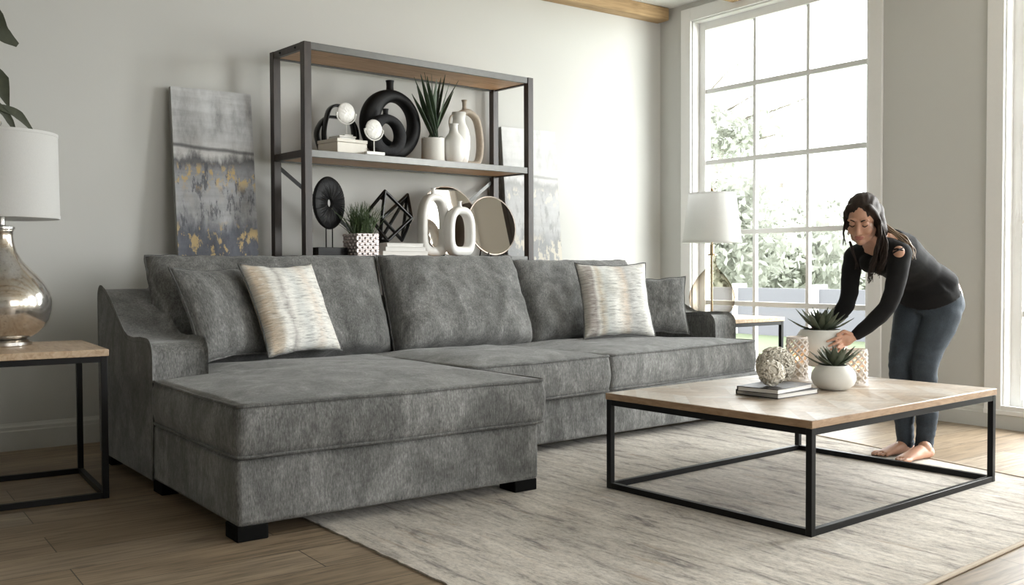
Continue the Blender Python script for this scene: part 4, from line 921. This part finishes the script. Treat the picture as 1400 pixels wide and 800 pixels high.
def round_mirror(u, v, z, r, lean, yaw, label):
    root = thing('round_mirror', tuple(S(u, v, z)), SA, label, 'mirror', 'round bronze mirrors')
    T = ST @ Matrix.Translation((u, v, z)) @ Matrix.Rotation(yaw, 4, 'Z') @ Matrix.Rotation(-lean, 4, 'X') @ Matrix.Translation((0, 0, r + 0.007)) @ Matrix.Rotation(PI / 2, 4, 'X')
    m = MB(); B = ST @ Matrix.Translation((u, v, z)) @ Matrix.Rotation(yaw, 4, 'Z')
    for sx_ in (-0.35, 0.42): m.bar(B @ Vector((sx_ * r, -0.022, 0.003)), B @ Vector((sx_ * r, 0.085, 0.003)), 0.012, 0.006); m.bar(B @ Vector((sx_ * r, 0.080, 0.004)), B @ Vector((sx_ * r * 0.4, 0.045 + 0.16 * lean, r * 1.1)), 0.010, 0.006); m.bar(B @ Vector((sx_ * r, -0.020, 0.0)), B @ Vector((sx_ * r, -0.022, 0.026)), 0.010, 0.005)
    m.build('easel_stand', MBLK, root)
    m = MB(); m.lathe([(r, -0.006), (r, 0.004)], (0, 0, 0), 72); m.v = [T @ p for p in m.v]; m.build('mirror_back', MMIRROR_EDGE, root, bevel=0.001)
    m = MB(); m.lathe([(r - 0.008, 0.0042), (r - 0.010, 0.006)], (0, 0, 0), 72, False, True); m.v = [T @ p for p in m.v]; m.build('mirror_face', MMIRROR, root, smooth=30)
pm_ = ST.inverted() @ zpx(672.5, 311, 0.14)
round_mirror(1.255, 0.235, ZL + 0.001, 0.243, math.radians(9), math.radians(-2), 'large round bronze mirror behind the white loop vases')
round_mirror(pm_.x, 0.105, ZL + 0.001, 0.209, math.radians(9), math.radians(-2), 'round bronze mirror at the right of the lower shelf')

# ------------------------------------------------------------------ things on the coffee table
TZ = CZT + 0.0005
def book_at(pL, pF, pR, z, h, cov, label):
    L, F, R = at_z(*pL, z), at_z(*pF, z), at_z(*pR, z); a = math.atan2((R - F).y, (R - F).x); w_ = (R - F).length; d_ = (L - F).length
    return book(Matrix.Translation(F) @ Matrix.Rotation(a, 4, 'Z'), w_, d_, h, cov, label, 'coffee table books', True)
MDBOOK = plain('charcoal_book_cover', (0.035, 0.032, 0.032), 0.45)
book_at((999, 540), (1064, 546), (1119, 538), TZ, 0.022, MDBOOK, 'larger dark hardback book at the bottom of the coffee table pair')
book_at((1014, 533.5), (1064, 540), (1111, 531), TZ + 0.0225, 0.022, MDBOOK, 'smaller dark hardback book on top of the coffee table pair')
BKZ = TZ + 0.0450
MTWIG = plain('cream_twig', (0.70, 0.66, 0.58), 0.75, 0, 0.12, 60, 0.2)
def twig_ball(px, py, r, z0, label, seed):
    d = ray(px, py); c = Vector((0, 0, EYE)) + d * ((z0 + r - EYE) / d.z); rg = random.Random(seed); m = MB(); m.ellipsoid(c, r * 0.86, seg=24, rings=16)
    for i in range(int(90 * (r / 0.06) ** 1.3)):
        ax = Vector((rg.gauss(0, 1), rg.gauss(0, 1), rg.gauss(0, 1))).normalized(); u = ax.orthogonal().normalized(); v = ax.cross(u); a0 = rg.uniform(0, 6.28); ln = rg.uniform(0.5, 1.3); off = rg.uniform(-0.75, 0.75); rad = math.sqrt(1 - off * off)
        pts = []
        for k in range(9):
            a = a0 + ln * k / 8; q = (u * math.cos(a) + v * math.sin(a)) * rad + ax * (off + 0.05 * math.sin(k * 2.1 + i)); q.normalize(); pts.append(c + q * (r * (0.93 + 0.025 * math.sin(k * 1.7 + i * 2.3))))
        m.etube(pts, 0.0042, 6)
    o = m.build('twig_ball', MTWIG, None, smooth=60, loc=(c.x, c.y, z0)); tag(o, label, 'ornament', 'white twig balls')
twig_ball(1055, 510, 0.0575, BKZ, 'smaller white woven twig ball on the stacked books', 1)
twig_ball(1060, 500.3, 0.093, TZ + 0.001, 'larger white woven twig ball behind the small one', 2)
MLAT = plain('lattice_ceramic', (0.78, 0.72, 0.67), 0.45, var=0.04); MCANDLE = plain('ivory_candle', (0.78, 0.70, 0.58), 0.5)
def lantern(px, py, r, h, label):
    c = at_z(px, py, TZ); c.z = TZ; root = thing('candle_holder', tuple(c), 0, label, 'candle holder', 'lattice candle holders')
    m = MB(); m.lathe([(r * 1.12, 0), (r * 1.12, 0.008), (r, 0.012), (r, 0.020), (r * 0.9, 0.020)], c, 40); m.build('base', MLAT, root); m = MB()
    m.lathe([(r * 0.9, h - 0.010), (r * 1.02, h - 0.010), (r * 1.04, h), (r * 0.9, h), (r * 0.9, h - 0.010)], c, 40, False, False); m.build('rim', MLAT, root)
    m = MB(); nb = 8; turns = (h - 0.028) / (2 * PI * r) * nb / 1.0; rows = int(round((h - 0.028) / (2 * PI * r / nb)))
    ang = rows * 2 * PI / nb
    for k in range(nb):
        for sgn in (-1, 1):
            pts = []
            for j in range(rows * 6 + 1):
                t_ = j / (rows * 6); a = 2 * PI * k / nb + sgn * ang * t_; pts.append(c + Vector((r * 0.97 * math.cos(a), r * 0.97 * math.sin(a), 0.016 + (h - 0.024) * t_)))
            m.etube(pts, 0.0046, 6)
    for k in range(nb):
        for j in range(2 * rows):
            a = 2 * PI * (k + 0.5 * (j % 2)) / nb + 0; z = 0.016 + (h - 0.024) * (j / (2 * rows)); p = c + Vector((r * 0.97 * math.cos(a), r * 0.97 * math.sin(a), z))
            m.ellipsoid(p, 0.0085, seg=8, rings=5)
    m.build('lattice', MLAT, root, smooth=60)
    m = MB(); m.lathe([(r * 0.62, 0.020), (r * 0.62, h * 0.42), (r * 0.5, h * 0.43), (0.0, h * 0.425)], c, 24, True, False); cd = m.build('candle', MCANDLE, root)
    m = MB(); m.lathe([(0.001, h * 0.43), (0.006, h * 0.47), (0.0065, h * 0.50), (0.003, h * 0.56), (0.0, h * 0.60)], c, 10); m.build('flame', m_emit('flame', (1.0, 0.50, 0.16), 14), root, smooth=180)
    return c
lantern(1089.5, 520, 0.049, 0.215, 'taller white lattice candle holder behind the twig balls')
lantern(1171, 526, 0.046, 0.170, 'shorter white lattice candle holder right of the small succulent')
def succulent(c, prof, rim, n, ln, seed, label, zrim):
    root = thing('potted_succulent', tuple(c), 0, label, 'plant', 'succulents in white bowls')
    m = MB(); m.lathe(prof, c, 56, True, False); m.build('pot', MMATTE, root, smooth=60)
    m = MB(); m.lathe([(0.0, zrim + 0.004), (rim * 0.97, zrim - 0.004)], c, 24, False, False); m.build('soil', MSOIL, root, fix=False)
    rg = random.Random(seed); lf = MB()
    for i in range(n):
        a = i * 2.399 + rg.uniform(-.25, .25); tier = i / n; el = math.radians(24 + 58 * tier + rg.uniform(-8, 8)); l = ln * (1 - 0.30 * tier) * rg.uniform(0.85, 1.12)
        d = Vector((math.cos(a) * math.cos(el), math.sin(a) * math.cos(el), math.sin(el))); b = c + Vector((math.cos(a) * rim * 0.35 * (1 - tier), math.sin(a) * rim * 0.35 * (1 - tier), zrim + 0.002))
        mid = b + d * l * 0.5 + Vector((0, 0, -0.006 * (1 - tier))); tip = b + d * l + Vector((0, 0, 0.10 * l * (1 - tier)))
        strap_leaf(lf, [b, mid, tip], (0.009, 0.0165, 0.0140, 0.0006), 0.45, 5)
    lf.build('leaves', MSUCC, root, smooth=60); return root
cs_ = at_z(1139.5, 532.5, TZ); cs_.z = TZ
succulent(cs_, [(0.045, 0), (0.062, 0.003), (0.088, 0.022), (0.099, 0.050), (0.096, 0.075), (0.082, 0.098), (0.064, 0.112), (0.060, 0.112), (0.066, 0.100)], 0.060, 28, 0.122, 4, 'small succulent in a round white bowl at the front of the coffee table', 0.104)

# ------------------------------------------------------------------ the woman
D0 = 5.13
def pp(x, y, c=0.0): return at_depth(x, y, D0 - c)
r_ax = Vector((_cy, -_sy, 0)); c_ax = Vector((-_sy, -_cy, 0)); zax = Vector((0, 0, 1))
fdir = (r_ax * -0.78 + c_ax * 0.63).normalized(); sdir = (r_ax * 0.63 + c_ax * 0.78).normalized()    # forward, to her left
GL = at_z(1263, 627, ZR); GR = at_z(1238, 620, ZR)
person_loc = ((GL.x + GR.x) / 2, (GL.y + GR.y) / 2, ZR)
SPINE = [(1270, 428, -.01, .150, .115), (1275, 410, 0.0, .166, .128), (1270, 392, .02, .150, .122), (1257, 377, .05, .120, .094), (1239, 361, .09, .126, .098), (1219, 346, .14, .148, .115), (1204, 335, .18, .128, .090), (1199, 326, .20, .075, .062)]
LLEG = [(1288, 428, .06, .092), (1282, 450, .07, .082), (1272, 472, .085, .071), (1264, 500, .10, .060), (1265, 520, .09, .056), (1268, 555, .06, .055), (1266, 590, .045, .044), (1263, 611, .04, .039)]
RLEG = [(1247, 425, -.05, .086), (1241, 450, -.03, .077), (1236, 474, -.01, .067), (1231, 500, .0, .057), (1232, 520, -.01, .054), (1236, 555, -.03, .052), (1237, 590, -.04, .042), (1238, 606, -.045, .038)]
LARM = [(1231, 346, .32, .052), (1227, 372, .33, .048), (1222, 398, .33, .043), (1213, 420, .32, .040), (1202, 432, .30, .040), (1186, 446, .285, .034), (1171, 458, .27, .027)]
RARM = [(1168, 350, .06, .050), (1163, 374, .07, .046), (1162, 398, .08, .042), (1157, 417, .08, .040), (1148, 429, .07, .038), (1136, 440, .06, .032), (1126, 448, .05, .026)]
def pr(L, i=None): return [pp(*q[:3]) for q in L]
body = MB()
body.etube(smoothpath(pr(SPINE), 3), [(a, b) for a, b in zip(np.interp(np.arange(22) / 3, range(8), [q[3] - .008 for q in SPINE]), np.interp(np.arange(22) / 3, range(8), [q[4] - .008 for q in SPINE]))], 24, side=tuple(sdir))
for L, dr in ((LLEG, .007), (RLEG, .007), (LARM, .005), (RARM, .005)): body.capsule(pr(L), [q[3] - dr for q in L], 16)
# ankles and feet
def foot(G, ankle, mirror):
    fd = (r_ax * -0.86 + c_ax * 0.50).normalized() if mirror > 0 else (r_ax * -0.90 + c_ax * 0.42).normalized(); sd = Vector((-fd.y, fd.x, 0)); sd = sd if sd.dot(sdir) > 0 else -sd
    A = Vector((G.x, G.y, ZR)); body.capsule([ankle, A + zax * 0.055 - fd * 0.01], [0.034, 0.033], 14)
    body.ellipsoid(A - fd * 0.030 + zax * 0.030, (0.040, 0.030, 0.031), (fd, sd, zax)); body.etube([A - fd * 0.03 + zax * 0.028, A + fd * 0.03 + zax * 0.036, A + fd * 0.09 + zax * 0.026, A + fd * 0.145 + zax * 0.017, A + fd * 0.165 + zax * 0.014], [(0.028, 0.028), (0.034, 0.036), (0.040, 0.026), (0.042, 0.016), (0.036, 0.012)], 16, side=tuple(sd))
    for k in range(5):
        o_ = (-0.034 + 0.0175 * k) * (-mirror); ln = [0.200, 0.203, 0.196, 0.187, 0.174][k]; rad = [0.0118, 0.0080, 0.0076, 0.0074, 0.0070][k]
        body.capsule([A + fd * 0.150 + sd * o_ + zax * 0.013, A + fd * (ln - 0.018) + sd * o_ + zax * 0.014, A + fd * (ln - 0.005) + sd * o_ + zax * 0.009], [rad, rad, rad * 0.9], 10)
foot(GL, pp(1263, 611, .04), 1); foot(GR, pp(1238, 606, -.045), -1)
# head
hf = (r_ax * -0.50 + c_ax * 0.74 - zax * 0.45).normalized(); hx = hf.cross(zax).normalized() * -1; hx = (hx + zax * -0.05).normalized(); hx = (hx - hf * hx.dot(hf)).normalized()
if hx.dot(sdir) < 0: hx = -hx
hz = hx.cross(hf); hz = hz if hz.z > 0 else -hz
HC = pp(1179, 299, .27)
def hd(x, y, z): return HC + hx * x + hf * y + hz * z
HAX = (hx, hf, hz)
body.ellipsoid(hd(0, -.012, .030), (.072, .090, .084), HAX, 28, 18); body.ellipsoid(hd(0, .024, -.032), (.056, .064, .076), HAX, 28, 18)
body.ellipsoid(hd(0, .056, -.094), (.026, .028, .022), HAX); body.capsule([hd(.050, .0, -.055), hd(.034, .038, -.088), hd(0, .060, -.098)], [.018, .018, .016], 12); body.capsule([hd(-.050, .0, -.055), hd(-.034, .038, -.088), hd(0, .060, -.098)], [.018, .018, .016], 12)
for s_ in (-1, 1):
    body.ellipsoid(hd(s_ * .034, .058, -.034), (.026, .026, .024), HAX); body.ellipsoid(hd(s_ * .031, .069, .004), (.0165, .0135, .0115), HAX); body.ellipsoid(hd(s_ * .030, .077, .026), (.024, .010, .009), HAX)
    body.ellipsoid(hd(s_ * .071, -.010, -.015), (.010, .018, .029), HAX); body.ellipsoid(hd(s_ * .010, .096, -.036), (.009, .010, .008), HAX)
body.capsule([hd(0, .078, .018), hd(0, .093, -.014), hd(0, .106, -.033)], [.0085, .0095, .0115], 10)
body.ellipsoid(hd(0, .083, -.064), (.026, .012, .012), HAX)
body.capsule([pp(1199, 328, .20), pp(1192, 318, .225), hd(0, -.015, -.060)], [.056, .050, .048], 16)
body.ellipsoid(pp(1229, 346, .352), (.027, .031, .035))     # bare shoulder in the cut-out
# hands: palm, four fingers, thumb
def hand(wrist, palm_c, palm_ax, fingers, thumb):
    body.capsule([wrist, palm_c], [.022, .024], 12); body.ellipsoid(palm_c, (.046, .036, .017), palm_ax, 18, 12)
    for f in fingers: body.capsule([Vector(p) for p in f], [.0086, .0080, .0073, .0062][:len(f)], 10)
    body.capsule([Vector(p) for p in thumb], [.0115, .0100, .0080][:len(thumb)], 10)
PCX, PCY, PCC = 1122, 474, .175
POT = pp(PCX, PCY, PCC); PR_ = 0.128
def on_pot(x, y, push): # a point on the pot side facing the camera at this pixel
    c_ = PCC + 0.1
    for _ in range(6):
        off = pp(x, y, c_) - POT; h = off.dot(r_ax); rr = max(0.0, (PR_ + 0.003) ** 2 * max(0, 1 - (off.z / 0.150) ** 2) - h * h); c_ = PCC + math.sqrt(rr) + push
    return pp(x, y, c_)
lw_ = pp(1170, 459, .27); lp = pp(1158, 464, .272)
ax0 = (pp(1146, 467, .285) - lp).normalized(); ax1 = (zax * 0.85 + c_ax * 0.25); ax1 = (ax1 - ax0 * ax1.dot(ax0)).normalized(); ax2 = ax0.cross(ax1)
hand(lw_, lp, (ax0, ax1, ax2),
     [[pp(1151, 460, .285), on_pot(1143, 462.5, .020), on_pot(1137, 465, .011), on_pot(1131, 467, .010)], [pp(1150, 465.5, .285), on_pot(1143, 469, .020), on_pot(1138, 471.5, .011), on_pot(1133.5, 473, .010)],
      [pp(1151, 470.5, .28), on_pot(1145, 475, .020), on_pot(1140, 477, .011), on_pot(1136.5, 478, .010)], [pp(1153, 475, .275), on_pot(1149, 479, .018), on_pot(1145, 481, .011), on_pot(1142, 481.5, .010)]],
     [pp(1163, 457, .285), pp(1154, 453, .295), on_pot(1145, 457.5, .012)])
rw_ = pp(1126, 448, .05); rp = pp(1116, 458, .035); bx0 = (pp(1104, 468, .03) - rp).normalized(); bx1 = (zax - bx0 * zax.dot(bx0)).normalized(); bx2 = bx0.cross(bx1)
def on_back(x, y, push):
    c_ = PCC - 0.1
    for _ in range(6):
        off = pp(x, y, c_) - POT; h = off.dot(r_ax); rr = max(0.0, (PR_ + 0.003) ** 2 * max(0, 1 - (off.z / 0.150) ** 2) - h * h); c_ = PCC - math.sqrt(rr) - push
    return pp(x, y, c_)
hand(rw_, rp, (bx0, bx1, bx2),
     [[pp(1109, 456, .035), on_back(1102, 458, .016), on_back(1096, 460, .010)], [pp(1108, 462, .035), on_back(1101, 466, .014), on_back(1095, 469, .010)], [pp(1109, 467, .035), on_back(1103, 473, .014), on_back(1098, 476, .010)], [pp(1112, 471, .035), on_back(1107, 479, .014), on_back(1103, 482, .010)]],
     [pp(1119, 452, .04), pp(1112, 449, .05), on_back(1106, 452, .012)])
t = NT('skin'); v = t.coord(); f = t.noise(v, 45, 4); t.color(t.mix(f, (0.50, 0.275, 0.185), (0.58, 0.335, 0.235))); t.set(Roughness=0.5, Subsurface_Weight=0.12); t.b.inputs['Subsurface Radius'].default_value = (0.02, 0.008, 0.004); MSKIN = t.m
me = rebase(remeshed(body, 0.0034, 4), loc=person_loc); person = link_mesh('person', me, MSKIN, None, 180, loc=person_loc)
tag(person, 'barefoot woman in black top and blue jeans bending to set down a white bowl', 'person')
def facial(name, mb, mat): return mb.build(name, mat, person, smooth=180)
MBROW = plain('dark_brow', (0.03, 0.02, 0.016), 0.8); MLIP = plain('lip', (0.42, 0.15, 0.13), 0.45)
for s_ in (-1, 1):
    m = MB(); m.etube(smoothpath([hd(s_ * .014, .0875, .022), hd(s_ * .030, .0865, .030), hd(s_ * .047, .073, .023)], 4), [(.0012, .0022)] + [(.0022, .0034)] * 7 + [(.0010, .0014)], 8, side=tuple(hf)); facial('eyebrow', m, MBROW)
    m = MB(); m.etube(smoothpath([hd(s_ * .0165, .0775, -.0005), hd(s_ * .030, .0835, -.0065), hd(s_ * .044, .0755, .0005)], 4), [.0011] + [.0022] * 7 + [.0012], 8); facial('eyelash', m, MBROW)
    m = MB(); m.etube([hd(s_ * .073, .0, -.045), hd(s_ * .074, .001, -.075)], .0012, 6); m.ellipsoid(hd(s_ * .074, .001, -.082), (.006, .004, .010), HAX, 10, 8); facial('earring', m, MCHROME)
m = MB(); m.etube(smoothpath([hd(-.023, .083, -.062), hd(-.008, .0935, -.0575), hd(0, .0945, -.059), hd(.008, .0935, -.0575), hd(.023, .083, -.062)], 4), [(.0015, .0015)] + [(.0035, .0040)] * 15 + [(.0015, .0015)], 8)
m.etube(smoothpath([hd(-.021, .083, -.0635), hd(-.009, .0935, -.0680), hd(0, .0945, -.0690), hd(.009, .0935, -.0680), hd(.021, .083, -.0635)], 4), [(.0015, .0015)] + [(.0038, .0046)] * 15 + [(.0015, .0015)], 8); facial('lips', m, MLIP)
# jeans
jm = MB(); K = 0.006
JS = [(1270, 430, -.01, .148, .115), (1274, 412, 0.0, .162, .126), (1271, 401, .012, .155, .124)]
jm.etube(smoothpath(pr(JS), 3), [(a, b) for a, b in zip(np.interp(np.arange(7) / 3, range(3), [q[3] for q in JS]), np.interp(np.arange(7) / 3, range(3), [q[4] for q in JS]))], 26, side=tuple(sdir))
jm.ellipsoid(pp(1290, 416, .03), (.100, .105, .100)); jm.ellipsoid(pp(1280, 415, -.07), (.088, .105, .095))
for L in (LLEG, RLEG): jm.capsule(pr(L), [q[3] + 0.004 for q in L], 18)
t = NT('blue_denim'); wv = t.noise(t.coord('Object', scale=(1, 1, 0.4)), 300, 3); big = t.noise(t.coord('Object'), 7, 4)
c = t.mix(t.ramp(big, [(0.35, 0.0), (0.65, 1.0)]), (0.022, 0.031, 0.042), (0.047, 0.062, 0.080)); c = t.mix(1.0, c, t.ramp(wv, [(0.3, 0.75), (0.7, 1.2)]), 'MULTIPLY'); t.color(c); t.set(Roughness=0.85); t.bump(wv, 0.25, 0.002); MDEN = t.m
jme = remeshed(jm, 0.006, 18)
displace(jme, lambda q: 0.0045 * noise.noise(Vector((q.x * 8, q.y * 8, q.z * 34))) * (1.0 if q.z < 0.62 else 0.4))
link_mesh('jeans', rebase(jme, person), MDEN, person, 180)
m = MB()
for L in (LLEG, RLEG):
    a, b = pp(*L[-1][:3]), pp(*L[-2][:3]); d = (b - a).normalized(); m.etube([a - d * 0.010, a - d * 0.008, a + d * 0.012, a + d * 0.014], [L[-1][3] + .002, L[-1][3] + .006, L[-1][3] + .007, L[-1][3] + .003], 20)
m.build('cuff', MDEN, person, smooth=60)
# top
tm = MB(); K = 0.006; TS = SPINE[2:7]; TS = [(1269, 402, .01, .163, .133), (1268, 397, .02, .157, .129)] + TS
nT = (len(TS) - 1) * 3 + 1
tm.etube(smoothpath(pr(TS), 3), [(a + K, b + K) for a, b in zip(np.interp(np.arange(nT) / 3, range(len(TS)), [q[3] for q in TS]), np.interp(np.arange(nT) / 3, range(len(TS)), [q[4] for q in TS]))], 26, side=tuple(sdir))
for L in (LARM, RARM): tm.capsule(pr(L), [q[3] + 0.003 for q in L], 16)
tm.capsule([pp(1204, 336, .18), pp(1231, 346, .32)], [.062, .052], 14); tm.capsule([pp(1204, 336, .18), pp(1168, 350, .06)], [.062, .050], 14)
tm.ellipsoid(pp(1206, 360, .245), (.060, .060, .060)); tm.ellipsoid(pp(1190, 359, .16), (.055, .055, .055))
t = NT('black_jersey'); wv = t.noise(t.coord('Object'), 260, 2); t.color(t.mix(wv, (0.006, 0.006, 0.0065), (0.013, 0.013, 0.014))); t.set(Roughness=0.85, Sheen_Weight=0.04); t.b.inputs['Specular IOR Level'].default_value = 0.2; t.bump(wv, 0.2, 0.002); MBTOP = t.m
tme = remeshed(tm, 0.006, 12)
displace(tme, lambda q: 0.004 * noise.noise(Vector((q.x * 9 + q.z * 9, q.y * 12, q.z * 22 - q.x * 9))))
top = link_mesh('black_top', rebase(tme, person), MBTOP, person, 180)
m = MB()
for a, b, c_ in (((1221, 346, .365), (1227, 342.5, .388), (1235, 339, .365)), ((1222, 341, .36), (1228, 340.5, .384), (1236, 343.5, .372))):
    m.etube(smoothpath([pp(*a), pp(*b), pp(*c_)], 5), .0040, 7)
m.build('strap', MBTOP, top, smooth=180)
# hair
hm = MB()
hm.ellipsoid(hd(0, -.022, .038), (.081, .095, .087), HAX, 28, 18)
for s_ in (-1, 1):
    hm.capsule([hd(s_ * .045, .045, .083), hd(s_ * .070, .030, .045), hd(s_ * .077, .010, .0), hd(s_ * .072, -.012, -.05)], [.016, .014, .016, .020], 12)
hm.capsule([hd(.03, -.075, .0), hd(.05, -.05, -.05), pp(1204, 316, .27)], [.060, .050, .036], 14); hm.capsule([hd(-.03, -.075, .0), hd(-.04, -.05, -.05), pp(1192, 318, .20)], [.055, .045, .030], 14)
hme = remeshed(hm, 0.006, 7)
displace(hme, lambda q: 0.0035 * noise.noise(Vector((q.dot(hx) * 70, q.dot(hf) * 25, q.dot(hz) * 18))))
t = NT('dark_brown_hair'); st = t.noise(t.coord('Object', scale=(1, 1, 0.25)), 160, 4, 0.7); t.color(t.mix(st, (0.010, 0.007, 0.006), (0.040, 0.025, 0.018))); t.set(Roughness=0.6); t.b.inputs['Specular IOR Level'].default_value = 0.25; t.bump(st, 0.5, 0.004); MHAIR = t.m
t = NT('blonde_hair_ends'); st = t.noise(t.coord('Object', scale=(1, 1, 0.25)), 160, 4, 0.7); t.color(t.mix(st, (0.16, 0.10, 0.06), (0.42, 0.31, 0.21))); t.set(Roughness=0.45); t.bump(st, 0.5, 0.004); MBLOND = t.m
hair = link_mesh('hair', rebase(hme, person), MHAIR, person, 180)
def locks(paths, spread, n, r, mat, seed):
    rg = random.Random(seed); m = MB()
    for path in paths:
        for i in range(n):
            off = Vector((rg.gauss(0, 1), rg.gauss(0, 1), rg.gauss(0, 1))) * spread; ph = rg.uniform(0, 6.28); pts = [pp(*p) + off * (0.5 + 0.6 * j / len(path)) for j, p in enumerate(path)]; P = smoothpath(pts, 6)
            P = [q + r_ax * (0.006 * (j / len(P)) * math.sin(ph + j * 0.75)) + c_ax * (0.004 * (j / len(P)) * math.cos(ph + j * 0.6)) for j, q in enumerate(P)]; N = len(P)
            m.etube(P, [r * (1.0 - 0.75 * (j / (N - 1)) ** 2) for j in range(N)], 6)
    return m.build('hair_lock', mat, hair, smooth=180)
locks([[(1201, 300, .375), (1205, 314, .32), (1206, 330, .345), (1203, 352, .345), (1199, 376, .33)], [(1203, 306, .375), (1203, 322, .335), (1198, 344, .345), (1192, 366, .33), (1189, 384, .32)], [(1206, 314, .31), (1211, 332, .36), (1209, 352, .37), (1204, 370, .365)]], 0.0075, 15, 0.0040, MHAIR, 1)
locks([[(1156, 300, .25), (1153, 318, .26), (1154, 336, .26)], [(1162, 330, .22), (1168, 348, .24), (1172, 368, .22)]], 0.003, 4, 0.004, MHAIR, 2)
locks([[(1203, 290, .22), (1210, 306, .25), (1222, 316, .285), (1236, 324, .31), (1247, 338, .31), (1250, 352, .32)], [(1200, 300, .21), (1212, 312, .25), (1228, 322, .30), (1243, 334, .31)]], 0.006, 9, 0.0042, MBLOND, 3)
# the bowl she holds
cb = Vector((POT.x, POT.y, POT.z - 0.098))
succulent(cb, [(0.060, 0), (0.086, 0.004), (0.118, 0.038), (0.130, 0.082), (0.128, 0.118), (0.115, 0.156), (0.097, 0.184), (0.091, 0.186), (0.099, 0.166)], 0.096, 32, 0.148, 9, 'large succulent in a white bowl held in the hands of the woman', 0.180)
